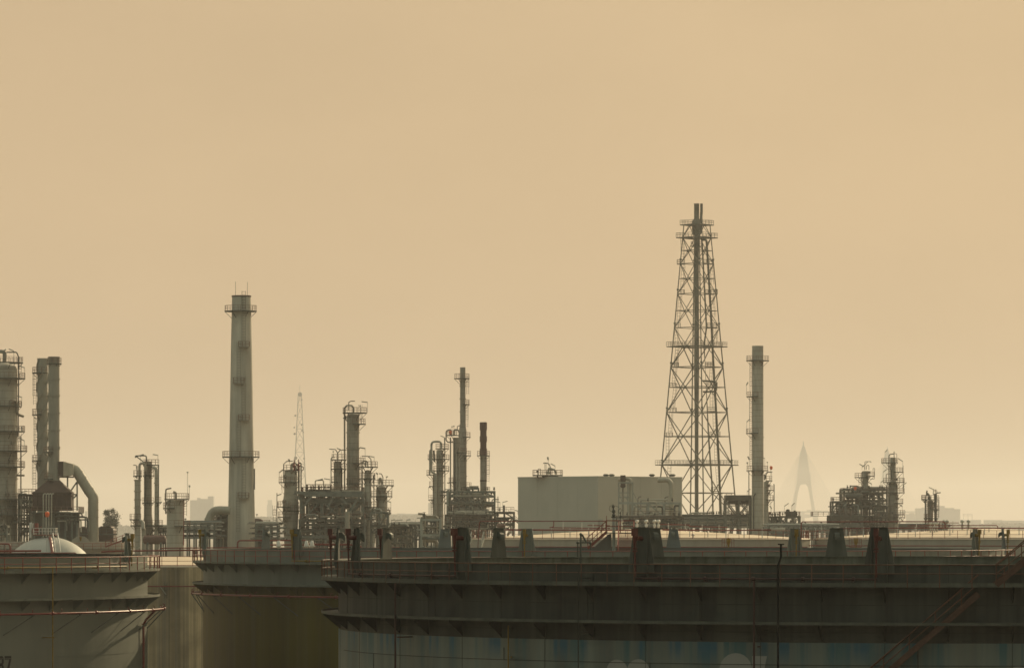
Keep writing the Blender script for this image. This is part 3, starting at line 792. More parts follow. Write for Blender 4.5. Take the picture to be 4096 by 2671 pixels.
for y_ in (2122, 2140, 2158): b.bar((X(3212, d), d, Z(y_, d)), (X(3275, d), d, Z(y_, d)), .06)
b.build('gate_rail', 'red', tb)
TC, tcl = cone_tank(700, 500, 20, 21.0, 1.0, 'tank in weathered vertical cladding between the light and the olive tank', 'clad')
b = MB()
for zz, ww in ((20.75, .35), (15.1, .06), (11.0, .06)): b.ring(TC.x, TC.y, 20, 20.05, zz - ww / 2, zz + ww / 2, n=96)
b.build('cladding_band', 'clad', tcl)
b = MB()
for i in range(90):
    th = R_(-60) + R_(120) * i / 89; p = TC.p(th, 20.02, 0); b.bar((p[0], p[1], 5), (p[0], p[1], 20.6), .10, .05)
b.build('cladding_rib', 'clad', tcl)
b = MB().tube(TC.arc(20.6, 18.75, R_(-25), R_(25), 20), .07, 8); b.build('water_ring', 'redpipe', tcl)
for px in (664,):
    th = TC.th(px); b = MB().bar(TC.p(th - .03, 20.6, 18.7), TC.p(th, 20, 17.8), .09); b.build('strut', 'steel_pale', tcl)
    b = MB(); p = TC.p(th, 20.1, 0); b.ladder((p[0], p[1]), 17.4, 19.2, .12); b.build('ladder', 'steel_dark', tcl)
# far small tank beside the sphere
TE = Tank(250, 860, 13.6)
te = thing('storage_tank', 'small pale tank with red rail half hidden behind the white sphere', 'storage tank', (TE.x, TE.y, 0), 'floating roof tanks')
ze = Z(2166, 848)
tank_shell(TE, [(13.6, ze), (13.6, 0)], 96).build('wall', 'tank_cream', te)
MB().lathe(TE.x, TE.y, [(13.4, ze - .6), (13.4, ze - .8)], 64).build('floating_roof', 'roof_cream', te)
b = MB().ring(TE.x, TE.y, 13.6, 14.7, ze - 1.5, ze - 1.42, n=64); b.build('walkway', 'flange', te)
walk_rail(TE, te, ze - 1.42, 1.0, 'red', R_(7.5), R_(-90), R_(90), 1.1, .04)
b = MB(); d = 845; b.prism([(X(x_, d), Z(y_, d)) for x_, y_ in ((288, 2168), (288, 2158), (308, 2144), (338, 2144), (356, 2158), (356, 2168))], d, d + .1)
pe = b.build('foam_plate', 'tank_cream', te)
b = MB().tube([(X(323, d), d - .3, Z(2146, d)), (X(323, d), d - .3, Z(2163, d))], .3, 8, r1=.12); b.build('foam_chamber', 'yellow', pe)
b = MB(); d = 846
p0, p1 = (X(515, d), Z(2143, d)), (X(555, d), Z(2187, d))
b.box(p0[0], p1[0], d, d + 2, p1[1] - .15, p1[1]); b.rail([(p0[0], d, p1[1]), (p1[0], d, p1[1])], p0[1] - p1[1], step=1.0, r=.05); b.rail([(p0[0], d + 2, p1[1]), (p1[0], d + 2, p1[1])], p0[1] - p1[1], step=1.0, r=.05)
b.build('stair_landing', 'steel_pale', te)
flight(te, (X(510, d), d + 1, Z(2152, d)), (X(420, d), d + 1, Z(2186, d)), (0, .5, 0), 'red', 14, 1.0)

# pipes with red valves that run between the far tanks and the olive one
def pipe_line(name, label, pts, d, r, m, legs=(), leg_z=3.0, group='red fire water lines'):
    x0 = X(pts[0][0], d)
    root = thing(name, label, 'pipe line', (x0, d, 0), group)
    MB().tube([(X(a, d), d, Z(c, d)) for a, c in pts], r, 8, rad=.4).build('pipe', m, root)
    xs = [p[0] for p in pts]; l = MB()
    k = max(2, int(abs(X(xs[-1], d) - x0) / 5))
    for i in range(k):
        s = (i + .5) / k
        # height on the polyline
        q = xs[0] + (xs[-1] - xs[0]) * s
        for (a, c), (a2, c2) in zip(pts, pts[1:]):
            if min(a, a2) <= q <= max(a, a2) and a != a2:
                yy = c + (c2 - c) * (q - a) / (a2 - a); break
        else: continue
        MB().bar((X(q, d), d, Z(yy, d) - r), (X(q, d), d, 0), .14).build('support_post', 'steel_dark', root)
    return root
pipe_line('pipe_line', 'red water pipe on posts in front of the twin stacks', [(405, 2206), (470, 2203), (1000, 2196), (1100, 2200)], 552, .11, 'redpipe')
pipe_line('pipe_line', 'thinner red pipe passing below the pale chimney foot', [(640, 2191), (900, 2189), (1400, 2192), (1600, 2189)], 554, .075, 'redpipe')
pipe_line('pipe_line', 'red pipe bridge with raised bend before the pale chimney', [(950, 2192), (951, 2161), (1225, 2160), (1232, 2175), (1400, 2176)], 556, .10, 'redpipe')
pipe_line('pipe_line', 'red pipe at the foot of the braced process frame', [(1080, 2178), (1290, 2178), (1440, 2178), (1445, 2192)], 558, .10, 'redpipe')
pipe_line('pipe_line', 'sunlit red pipe in front of the white sphere', [(-80, 2203), (30, 2203), (165, 2202)], 550, .14, 'redpipe')
pipe_line('pipe_line', 'thin red pipe skirting the white sphere', [(-40, 2212), (120, 2211), (300, 2210), (309, 2216)], 551, .075, 'redpipe')
pipe_line('pipe_line', 'red pipe loop rising beside the sphere', [(-60, 2174), (40, 2174), (42, 2215), (43, 2260)], 553, .11, 'redpipe')
for i, (px, lab) in enumerate(((1115, 'white vent cowl left of the yellow foam pipe, standing alone'), (1226, 'white vent cowl right of the yellow foam pipe, first of a close pair'), (1248, 'white vent cowl right of the yellow foam pipe, second of a close pair'))):
    d = 548; x, z = X(px, d), Z(2186, d)
    o = MB().lathe(x, d, [(.14, z + .8), (.16, z + .78), (.34, z + .1), (.34, z), (.2, z - .02), (.2, z - .5)], 14).build('vent_cowl', 'white_metal', None, None, (x, d, 0))
    p = MB().tube([(x, d, z - .5), (x, d, 0)], .2, 8).build('vent_stem', 'steel_pale', o)
    tag(o, lab, 'vent', 'white vent cowls')

# ---------------------------------------------------------------- sphere
SD = 800; sx_, sr = X(195, SD), 9.45; sz_ = Z(2146, SD) - 9.45
sp = thing('sphere_tank', 'white spherical gas tank with red crown platform', 'sphere tank', (sx_, SD, 0))
MB().lathe(sx_, SD, [(max(1e-3, sr * sin(PI * i / 32)), sz_ + sr * cos(PI * i / 32)) for i in range(33)], 64, False, False).build('shell', 'white', sp)
for k in range(10):
    a = 2 * PI * k / 10; MB().tube([(sx_ + sr * cos(a), SD + sr * sin(a), 0), (sx_ + sr * cos(a), SD + sr * sin(a), sz_)], .45, 10).build('leg', 'white', sp)
zt = sz_ + sr
def q2(cx, cy_, d=SD): return (X(cx / 3.375, d), d, Z(1780 + cy_ / 3.375, d))
b = MB(); a, c = q2(465, 1205), q2(760, 1205); b.box(a[0], c[0], SD - 2, SD + 2, a[2] - .15, a[2]); pf = b.build('crown_platform', 'red', sp)
b = MB(); b.rail([(a[0], SD - 2, a[2]), (c[0], SD - 2, a[2]), (c[0], SD + 2, a[2]), (a[0], SD + 2, a[2])], 1.2, True, 1.1, .05); b.build('platform_rail', 'white_metal', pf)
b = MB(); b.box(q2(470, 0)[0], q2(515, 0)[0], SD - .5, SD + .5, q2(0, 1130)[2], q2(0, 1050)[2]); b.tube([q2(480, 1180), q2(480, 1120)], .7, 10); b.tube([q2(500, 1150), q2(560, 1100)], .1, 6); b.build('relief_valve', 'redpipe', sp)
b = MB().tube([q2(415, 1250), q2(412, 1060), q2(430, 1055)], .25, 8); b.tube([q2(435, 1150), q2(440, 1050)], .22, 8); b.build('white_riser', 'white_metal', sp)
for q in (590, 607, 630, 668, 700, 740): MB().tube([q2(q, 1200), q2(q + 2, 1080 if q > 620 else 970)], .1, 6).build('vent_pipe', 'steel_green', sp)
b = MB()
for i, (a, c) in enumerate(((655, 1190), (690, 1300), (712, 1450))): pass
b.tube([(sx_ + X(0, SD) * 0 + .1 + .22 * i, SD - sr * sin(PI * (i) / 24) - .3, sz_ + sr * cos(PI * i / 24) + .15) for i in range(2, 11)], .3, 8); b.build('spiral_pipe', 'redpipe', sp)
b = MB()
for k in (0, .9):
    b.tube([(sx_ + .6 + .22 * i + k, SD - sr * sin(PI * (i) / 24) - .3, sz_ + sr * cos(PI * i / 24) + 1.1) for i in range(2, 11)], .06, 5)
    for i in range(2, 11): q = (sx_ + .6 + .22 * i + k, SD - sr * sin(PI * (i) / 24) - .3, sz_ + sr * cos(PI * i / 24)); b.bar(q, (q[0], q[1], q[2] + 1.1), .07)
b.build('stair_rail', 'white_metal', sp)

# ---------------------------------------------------------------- process plant helpers
def windsock(px, py, d, label, zbase=0):
    x, z = X(px, d), Z(py, d)
    o = thing('windsock', label, 'windsock', (x, d, zbase), 'orange windsocks')
    MB().tube([(x, d, zbase), (x, d, z + .6)], .05, 6).build('mast', 'steel_pale', o)
    MB().lathe(x + .1, d - .2, [(.12, z + .46), (.3, z + .42), (.4, z + .25), (.42, z + .05), (.36, z - .2), (.3, z - .42), (.14, z - .52)], 12).build('sock', 'orange', o)
def lamp_part(root, px, y0, y1, d, dx, dy, m='steel_pale'):
    """thin pole with a slanted tube lamp on top; dx, dy picture offset of the lamp end"""
    b = MB().tube([(X(px, d), d, Z(y0, d)), (X(px, d), d, Z(y1, d))], .045, 5)
    b.bar((X(px, d), d, Z(y1, d)), (X(px + dx, d), d - .2, Z(y1 + dy, d)), .34, .2)
    b.build('lamp', m, root)
def plat(root, cx, cy, rs, z, rl, rr, m='steel_dark', rm='rail_faded', h=1.15, th=.22, back=True):
    """round walkway on a vessel: rl / rr outer radius on the left and right half (0 = none)"""
    for r, a0, a1 in ((rr, -PI / 2, PI / 2), (rl, PI / 2, 3 * PI / 2)):
        if not r: continue
        b = MB().ring(cx, cy, rs * .98, r, z - th, z, a0, a1, 12)
        for k in range(3):
            a = a0 + (a1 - a0) * (k + .5) / 3
            b.bar((cx + rs * cos(a), cy + rs * sin(a), z - th - (r - rs) * .9), (cx + (r - .1) * cos(a), cy + (r - .1) * sin(a), z - th), .1)
        p = b.build('platform', m, root)
        q = MB(); pts = [(cx + (r - .06) * cos(a0 + (a1 - a0) * i / 10), cy + (r - .06) * sin(a0 + (a1 - a0) * i / 10), z) for i in range(11)]
        q.rail(pts, h, False, 1.0, .034); q.build('platform_rail', rm, p)
def vessel(name, label, cat, xc, d, prof, m, plats=(), pipes=(), lamps=(), ladders=(), rings=(), dome=True, holes=(), group=None, pm='insul_dark', rm='rail_faded', n=28, platm='steel_dark'):
    """upright vessel or stack. prof: (row, half width in picture pixels) from the top; reaches the ground"""
    x = X(xc, d); root = thing(name, label, cat, (x, d, 0), group)
    pr = [(S(hw, d), Z(y, d)) for y, hw in prof]
    body = list(pr)
    if dome:
        r0, z0 = pr[0]; body = [(max(1e-3, r0 * sin(PI / 2 * i / 6)), z0 + r0 * .5 * cos(PI / 2 * i / 6)) for i in range(6)] + body
    body.append((body[-1][0], 0))
    MB().lathe(x, d, body, n).build('shell', m, root)
    def rad(z):
        for (r0, z0), (r1, z1) in zip(pr, pr[1:]):
            if z1 <= z <= z0: return r0 + (r1 - r0) * (z0 - z) / max(1e-6, z0 - z1)
        return pr[0][0] if z > pr[0][1] else pr[-1][0]
    for y in rings:
        z = Z(y, d); r = rad(z); MB().ring(x, d, r * .99, r + .16, z - .12, z + .12, n=n).build('stiffening_ring', m, root)
    for y, xl, xr in plats:
        z = Z(y, d); r = rad(z)
        plat(root, x, d, r, z, max(0, S(xc - xl, d)) if xl is not None else 0, max(0, S(xr - xc, d)) if xr is not None else 0, platm, rm)
    for it in pipes:
        pts, w = it[0], it[1]; mm = it[2] if len(it) > 2 else pm; off = it[3] if len(it) > 3 else None
        P = []
        for (a, c) in pts:
            dd = d - (off if off is not None else 0.0)
            if off is None:
                dx = abs(X(a, d) - x); r = rad(Z(c, d)) + S(w, d)
                if dx < r and Z(c, d) < pr[0][1]: dd = d - math.sqrt(max(0, r * r - dx * dx))
            P.append((X(a, d), dd, Z(c, d)))
        MB().tube(P, S(w, d), 8, rad=S(w, d) * 3.0).build('pipe', mm, root)
    for l in lamps: lamp_part(root, l[0], l[1], l[2], d, l[3], l[4])
    for px, y0, y1 in ladders:
        lx = X(px, d); dx = lx - x; r = rad(Z((y0 + y1) / 2, d))
        if abs(dx) < r: yy = d - math.sqrt(max(0, (r + .3) ** 2 - dx * dx)); u = (1, 0); cage = (0, -.7)
        else: yy = d; u = (0, 1) ; u = (1, 0); cage = (0, -.7)
        MB().ladder((lx, yy), Z(y1, d), Z(y0, d), .32, cage, .035, u).build('ladder', 'steel_dark', root)
    for px, y, w in holes:
        hx = X(px, d); dx = hx - x; z = Z(y, d); r = rad(z)
        nx = max(-.98, min(.98, dx / r)); ny = -math.sqrt(1 - nx * nx); w_ = S(w, d)
        MB().tube([(x + nx * r * .97, d + ny * r * .97, z), (x + nx * (r + .5), d + ny * (r + .5), z)], w_, 14).build('manway', 'insul_dark', root)
    return root
def drum(name, label, x0, x1, y, hw, d, m, legs=True, cat='vessel', dy=0, group=None, z_to=0):
    """lying cylinder with dished ends on saddles; y row of its axis"""
    a, b_ = X(x0, d), X(x1, d); r = S(hw, d); z = Z(y, d)
    root = thing(name, label, cat, ((a + b_) / 2, d, z_to), group)
    P = []; prof = []
    for i in range(5): g = PI / 2 * i / 4; prof.append((max(1e-3, r * sin(g)), a + r * .5 * (1 - cos(g))))
    for i in range(5): g = PI / 2 * (4 - i) / 4; prof.append((max(1e-3, r * sin(g)), b_ - r * .5 * (1 - cos(g))))
    vs = []; fs = []; n = 20
    for rr, xx in prof:
        for j in range(n): g = 2 * PI * j / n; vs.append((xx, d + rr * cos(g), z + rr * sin(g)))
    for i in range(len(prof) - 1):
        for j in range(n): j2 = (j + 1) % n; fs.append((i * n + j, i * n + j2, (i + 1) * n + j2, (i + 1) * n + j))
    MB().add(vs, fs, True).build('shell', m, root)
    for s in (.22, .78):
        xx = a + (b_ - a) * s
        if legs: MB().box(xx - .2, xx + .2, d - r * .8, d + r * .8, z_to, z - r * .6).build('saddle', 'steel_green', root)
        v = MB()
        v.tube([(xx, d, z + r * .9), (xx, d, z + r * 1.35)], .14, 8); v.tube([(xx, d, z + r * 1.3), (xx, d, z + r * 1.36)], .24, 8); v.build('nozzle', m, root)
    return root
def frame(label, x0, x1, ys, d, dep, bays, m='steel_green', decks=None, rails=(), brace=(), npipe=6, nvert=6, nval=4, seed=1, name='process_structure', cat='steel structure', w=.36, over=0, group=None, valves='steel_dark'):
    """braced steel frame with decks, rails, pipe runs and valves; ys rows of the levels from the top"""
    rnd = random.Random(seed)
    a, c = X(x0, d), X(x1, d); root = thing(name, label, cat, ((a + c) / 2, d, 0), group)
    zs = [Z(y, d) for y in ys]; xs = [a + (c - a) * i / bays for i in range(bays + 1)]
    for yy in (d, d + dep):
        for xx in xs: MB().bar((xx, yy, 0), (xx, yy, zs[0]), w, w).build('post', m, root)
    for i, z in enumerate(zs):
        b = MB()
        for yy in (d, d + dep): b.bar((a - w / 2, yy - w / 2 - .01, z), (c + w / 2, yy - w / 2 - .01, z), w * .6, w * 1.1)
        for xx in xs: b.bar((xx, d + w / 2, z - .004), (xx, d + dep - w / 2, z - .004), w * .7, w)
        b.build('beam', m, root)
        if decks is None or i in decks:
            p = MB().box(a - over, c + over, d - .8 - over * .3, d + dep + .8, z + .22, z + .30).build('deck', 'steel_dark', root)
            if i in rails:
                MB().rail([(a - over, d - .8, z + .3), (c + over, d - .8, z + .3), (c + over, d + dep + .8, z + .3), (a - over, d + dep + .8, z + .3)], 1.15, True, 1.5, .036).build('deck_rail', 'rail_faded', p)
    for bay, i, kind in brace:
        z1 = zs[i]; z0 = zs[i + 1] if i + 1 < len(zs) else max(0, zs[i] - (xs[1] - xs[0]))
        xl, xr = xs[bay], xs[bay + 1]
        for yy in (d - w * .2, d + dep + w * .2):
            b = MB()
            if kind in 'x/': b.bar((xl, yy, z0), (xr, yy, z1), w * .55)
            if kind in 'x\\': b.bar((xl, yy + .02, z1), (xr, yy + .02, z0), w * .55)
            if kind == 'v': b.bar((xl, yy, z1), ((xl + xr) / 2, yy, z0), w * .5); b.bar((xr, yy, z1), ((xl + xr) / 2, yy, z0), w * .5)
            if kind == '^': b.bar((xl, yy, z0), ((xl + xr) / 2, yy, z1), w * .5); b.bar((xr, yy, z0), ((xl + xr) / 2, yy, z1), w * .5)
            b.build('brace', m, root)
    pm = ('steel_green', 'insul_dark', 'insul', 'steel_dark', 'steel_pale', 'duct')
    for k in range(npipe):
        z = zs[rnd.randrange(len(zs))] + rnd.uniform(-1.6, .9); yy = d + rnd.uniform(-.3, dep)
        xa = a + (c - a) * rnd.uniform(-.02, .4); xb = c - (c - a) * rnd.uniform(-.02, .4); r = rnd.choice((.12, .16, .22, .3))
        pts = [(xa, yy, z), (xb, yy, z)]
        if rnd.random() < .6: pts.append((xb, yy, z + rnd.uniform(-3, 1.5)))
        if rnd.random() < .5: pts.insert(0, (xa, yy, z - rnd.uniform(1, 4)))
        MB().tube(pts, r, 7, rad=r * 3).build('pipe', rnd.choice(pm), root)
    for k in range(nvert):
        xx = rnd.uniform(a, c); yy = d + rnd.uniform(-.5, dep); r = rnd.choice((.1, .14, .2, .26))
        zt_ = zs[0] + rnd.uniform(-6, 1.2); pts = [(xx, yy, 0), (xx, yy, zt_), (xx + rnd.choice((-1, 1)) * rnd.uniform(.8, 2.5), yy, zt_)]
        MB().tube(pts, r, 7, rad=r * 3).build('pipe', rnd.choice(pm), root)
    for k in range(nval):
        xx = rnd.uniform(a, c); i = rnd.randrange(len(zs)); z = zs[i] + .3; yy = d + rnd.uniform(-.5, .8)
        b = MB().tube([(xx, yy, z), (xx, yy, z + .9)], .09, 6); b.ball((xx, yy, z + .5), .26, 8); b.tube([(xx, yy, z + .9), (xx, yy, z + .96)], .3, 10)
        b.build('valve', valves, root)
    return root
def pipe_rack(label, x0, x1, rows, d, dep=5, npost=5, seed=3, m='steel_green', lamps=(), tiers=6, name='pipe_rack'):
    rnd = random.Random(seed); a, c = X(x0, d), X(x1, d)
    root = thing(name, label, 'pipe rack', ((a + c) / 2, d, 0), 'pipe racks')
    zt_ = Z(rows[0], d)
    for i in range(npost):
        xx = a + (c - a) * i / (npost - 1)
        for yy in (d, d + dep): MB().bar((xx, yy, 0), (xx, yy, zt_), .35).build('post', m, root)
        for y in rows: MB().bar((xx, d - .2, Z(y, d)), (xx, d + dep + .2, Z(y, d)), .3, .35).build('crossbeam', m, root)
    for y in rows:
        z = Z(y, d)
        b = MB(); b.bar((a, d - .19, z - .02), (c, d - .19, z - .02), .12, .35); b.bar((a, d + dep + .19, z - .02), (c, d + dep + .19, z - .02), .12, .35); b.build('beam', m, root)
        for k in range(tiers):
            r = rnd.choice((.12, .16, .22, .3)); yy = d + dep * (k + .5) / tiers
            MB().tube([(a - rnd.uniform(0, 2), yy, z + .18 + r), (c + rnd.uniform(0, 2), yy, z + .18 + r)], r, 7).build('pipe', rnd.choice(('steel_green', 'insul_dark', 'insul', 'steel_dark', 'steel_pale')), root)
    for l in lamps: lamp_part(root, l[0], l[1], l[2], d, l[3], l[4])
    return root
# ---------------------------------------------------------------- process plant, laid out from measured picture rows
class Crop:
    def __init__(s, ox, oy, k): s.ox, s.oy, s.k = ox, oy, k
    def x(s, v): return s.ox + v / s.k
    def y(s, v): return s.oy + v / s.k
    def p(s, a, b): return (s.x(a), s.y(b))
    def pts(s, l): return [s.p(a, b) for a, b in l]
A = Crop(0, 1340, 1.7243); A1 = Crop(0, 1380, 3.88); A2 = Crop(0, 1780, 3.375); B = Crop(700, 1100, 1.362); C = Crop(1050, 1540, 2.217)
C2 = Crop(1100, 1820, 3.881); C3 = Crop(1320, 1600, 2.503); D = Crop(1600, 1440, 1.94); D2 = Crop(1690, 1900, 4.85)
EE = Crop(2000, 1800, 2.975); G6 = Crop(2580, 780, 2.155); G7 = Crop(2580, 1400, 1.848); G8 = Crop(2860, 1940, 5.968); H = Crop(3050, 1700, 2.275); H2 = Crop(3300, 1780, 4.083)
def V(cr, name, label, cat, xc, d, prof, m, plats=(), pipes=(), lamps=(), ladders=(), rings=(), holes=(), **kw):
    """vessel in crop coordinates"""
    k = cr.k
    return vessel(name, label, cat, cr.x(xc), d, [(cr.y(y), hw / k) for y, hw in prof], m,
        [(cr.y(y), None if l is None else cr.x(l), None if r is None else cr.x(r)) for y, l, r in plats],
        [(cr.pts(q[0]), q[1] / k) + tuple(q[2:]) for q in pipes],
        [(cr.x(a), cr.y(b), cr.y(c), e / k, f / k) for a, b, c, e, f in lamps],
        [(cr.x(a), cr.y(b), cr.y(c)) for a, b, c in ladders], [cr.y(y) for y in rings],
        holes=[(cr.x(a), cr.y(b), c / k) for a, b, c in holes], **kw)

# ---- far left fractionator
V(A, 'distillation_column', 'fat banded column cut by the left edge, ringed by eight walkways', 'column', 17, 945, [(240, 103), (1420, 103)], 'insul',
  plats=[(188, -130, 160), (297, -140, 175), (490, -120, 150), (662, -140, 173), (797, -150, 188), (905, -140, 173), (1130, -150, 190), (1235, -150, 225)],
  pipes=[([(30, 190), (35, 115), (-15, 112), (-60, 140)], 14), ([(45, 118), (115, 118), (128, 150), (128, 300), (125, 700)], 4.5, 'steel_dark'), ([(85, 490), (85, 455), (122, 455), (122, 545), (160, 560)], 10),
         ([(-60, 967), (168, 967)], 7), ([(20, 1400), (22, 1262), (225, 1262)], 5, 'insul'), ([(144, 700), (144, 1400)], 4.5, 'steel_dark'), ([(14, 220), (14, 1420)], 12, 'insul_dark'), ([(60, 1000), (60, 1400)], 5, 'insul_dark')],
  lamps=[(20, 190, 110, 25, -12), (95, 190, 110, -34, -14), (170, 297, 225, -38, -12), (150, 490, 428, -38, -10), (168, 790, 728, -36, -18), (150, 1140, 1082, 38, -8), (40, 662, 600, -20, -26), (150, 662, 628, 3, 40)],
  ladders=[(137, 190, 297), (136, 700, 797)], holes=[(85, 460, 14), (80, 870, 14), (60, 1100, 15), (55, 1200, 15), (55, 1360, 15), (90, 745, 12)], rings=[340, 620, 850, 990])
# pipe ladder between column and furnace
frame('dense dark pipe frame squeezed between the fat column and the furnace', A.x(128), A.x(243), [A.y(v) for v in (1105, 1150, 1190, 1240, 1300, 1350)], 940, 6, 3, 'steel_dark', decks=(0, 2, 4), rails=(0,), brace=((0, 1, 'x'), (1, 3, '/')), npipe=16, nvert=8, nval=6, seed=11)
for px, lab in ((25, 'green square equipment tower at the left edge beside the fat column'),):
    frame(lab, -60, A.x(48), [A.y(1320), A.y(1370)], 900, 4, 1, 'steel_green', decks=(0,), rails=(), npipe=3, nvert=3, nval=2, seed=5, name='equipment_tower')

# ---- twin stacks and furnace
V(A, 'furnace_stack', 'twin stack with spiral strakes and ladder, slightly lower of the pair', 'stack', 293, 938, [(160, 36), (1200, 36)], 'insul_grey', dome=False,
  plats=[(258, 222, 331), (546, 221, None), (863, 220, None)], rings=[330, 417, 512, 610, 702, 1020], ladders=[(240, 262, 480), (247, 550, 825), (237, 866, 1090)], n=32)
o = bpy.data.objects['furnace_stack']
x0, d0 = X(A.x(293), 938), 938
b = MB(); r = S(36 / A.k, 938)
for k in range(3):
    pts = []
    for i in range(97):
        t = i / 96; a = -2 * PI * 2.05 * t + k * 2 * PI / 3
        pts.append((x0 + (r + .12) * cos(a), d0 + (r + .12) * sin(a), Z(A.y(165), 938) + (Z(A.y(1000), 938) - Z(A.y(165), 938)) * t))
    b.tube(pts, .14, 5)
b.build('strake', 'insul_grey', o)
st = V(A, 'furnace_stack', 'twin stack standing on the rust brown furnace hood, taller of the pair', 'stack', 372, 930, [(150, 39), (195, 39), (1000, 39)], 'insul_grey', dome=False,
  plats=[(195, 322, 425), (805, 300, None), (990, 305, None)], rings=[303, 417, 537, 655, 772, 782, 1003], n=32)
MB().ring(X(A.x(372), 930), 930, S(30 / A.k, 930), S(41 / A.k, 930), Z(A.y(190), 930), Z(A.y(149), 930), n=32).build('stack_cap', 'insul_dark', st)
fx0, fx1, fd = X(A.x(243), 930), X(A.x(500), 930), 930
fr = thing('furnace', 'rust brown process furnace with pyramid hood under the twin stacks', 'furnace', ((fx0 + fx1) / 2, fd, 0))
ht, hb = Z(A.y(1003), fd), Z(A.y(1085), fd); hw = S(41 / A.k, fd); hx = X(A.x(372), fd); dd = (fx1 - fx0) / 2
b = MB(); top = [(hx - hw, fd - hw, ht), (hx + hw, fd - hw, ht), (hx + hw, fd + hw, ht), (hx - hw, fd + hw, ht)]
bot = [(fx0, fd - dd, hb), (fx1, fd - dd, hb), (fx1, fd + dd, hb), (fx0, fd + dd, hb)]
b.add(top + bot, [(0, 1, 5, 4), (1, 2, 6, 5), (2, 3, 7, 6), (3, 0, 4, 7), (0, 3, 2, 1), (4, 5, 6, 7)]); b.build('hood', 'brown', fr)
zb = Z(A.y(1210), fd); MB().box(fx0 + .1, fx1 - .1, fd - dd + .1, fd + dd - .1, zb, hb - .003).build('casing', 'furnace_red', fr)
b = MB()
for i in range(9):
    xx = fx0 + (fx1 - fx0) * i / 8; b.bar((xx, fd - dd - .05, zb), (xx, fd - dd - .05, hb), .25)
for z in (hb - .1, (zb + hb) / 2 + 1.2, (zb + hb) / 2 - 1.5, zb + .1): b.bar((fx0 - .3, fd - dd - .06, z), (fx1 + .3, fd - dd - .06, z), .3)
b.build('stiffener', 'brown', fr)
b = MB().box(X(A.x(236), fd), X(A.x(560), fd), fd - dd - 1.5, fd + dd + 1.5, zb - .6, zb - .35); p = b.build('platform', 'steel_dark', fr)
MB().rail([(X(A.x(236), fd), fd - dd - 1.5, zb - .35), (X(A.x(560), fd), fd - dd - 1.5, zb - .35), (X(A.x(560), fd), fd + dd + 1.5, zb - .35)], 1.2, False, 1.3, .05).build('platform_rail', 'rail_faded', p)
MB().box(X(A.x(255), fd), X(A.x(540), fd), fd - dd + 1, fd + dd - 1, 0, zb - .61).build('firebox', 'steel_dark', fr)
for cx in (385, 420, 465, 510, 545, 250): MB().bar((X(A.x(cx), fd), fd - dd - .2, 0), (X(A.x(cx), fd), fd - dd - .2, zb - .6), .4).build('post', 'steel_green', fr)
for cx in (320, 340, 358, 376): MB().tube([(X(A.x(cx), fd), fd - dd - 2, 0), (X(A.x(cx), fd), fd - dd - 2, Z(A.y(1098), fd)), (X(A.x(cx + 8), fd), fd - dd + .2, Z(A.y(1092), fd))], S(4.5 / A.k, fd), 8, rad=.5).build('pipe', 'insul', fr)
rnd = random.Random(4)
for i in range(14):
    xa = X(A.x(rnd.uniform(385, 480)), fd); z = Z(A.y(rnd.uniform(1215, 1285)), fd); xb = xa + rnd.uniform(2, 5)
    MB().tube([(xa, fd - dd - .8, z), (xb, fd - dd - .8, z), (xb, fd - dd - .8, z - rnd.uniform(.5, 3))], .16, 6, rad=.4).build('pipe', rnd.choice(('steel_green', 'insul', 'steel_dark')), fr)
# big bent duct
dk = thing('flue_duct', 'thick bent flue duct running from the furnace stacks down to the yard', 'duct', (X(A.x(643), 932), 932, 0))
b = MB().box(X(A.x(411), 932), X(A.x(448), 932), 929, 935, Z(A.y(972), 932), Z(A.y(872), 932)); b.build('transition_box', 'brown', dk)
b = MB(); x0, x1 = X(A.x(448), 932), X(A.x(512), 932)
z0, z1, z2, z3 = Z(A.y(975), 932), Z(A.y(874), 932), Z(A.y(962), 932), Z(A.y(890), 932)
b.add([(x0, 928.5, z0), (x0, 935.5, z0), (x0, 935.5, z1), (x0, 928.5, z1), (x1, 930, z2), (x1, 934, z2), (x1, 934, z3), (x1, 930, z3)], [(0, 1, 2, 3), (7, 6, 5, 4), (0, 4, 5, 1), (1, 5, 6, 2), (2, 6, 7, 3), (3, 7, 4, 0)]); b.build('transition', 'duct', dk)
def PA(a, c, d=932): return (X(A.x(a), d), d, Z(A.y(c), d))
MB().tube([PA(500, 926), PA(525, 932), PA(600, 1052), PA(643, 1115), PA(643, 1160), (X(A.x(643), 932), 932, 0)], S(36 / A.k, 932), 24, rad=1.6).build('duct', 'duct', dk)
for (a, c, e, f) in ((536, 950, 542, 960), (562, 992, 568, 1001), (612, 1068, 618, 1077), (643, 1150, 643, 1153), (643, 1200, 643, 1204), (643, 1253, 643, 1257), (643, 1370, 643, 1373)):
    MB().tube([PA(a, c), PA(e, f)], S(38.5 / A.k, 932), 24).build('flange', 'duct', dk)
b = MB()
for p_, q_ in (((466, 975), (466, 1080)), ((532, 1010), (532, 1210)), ((532, 1010), (480, 1085)), ((532, 1098), (500, 1098)), ((532, 1100), (500, 1130)), ((410, 978), (510, 978))): b.bar(PA(*p_), PA(*q_), .3)
b.build('support_frame', 'steel_green', dk)

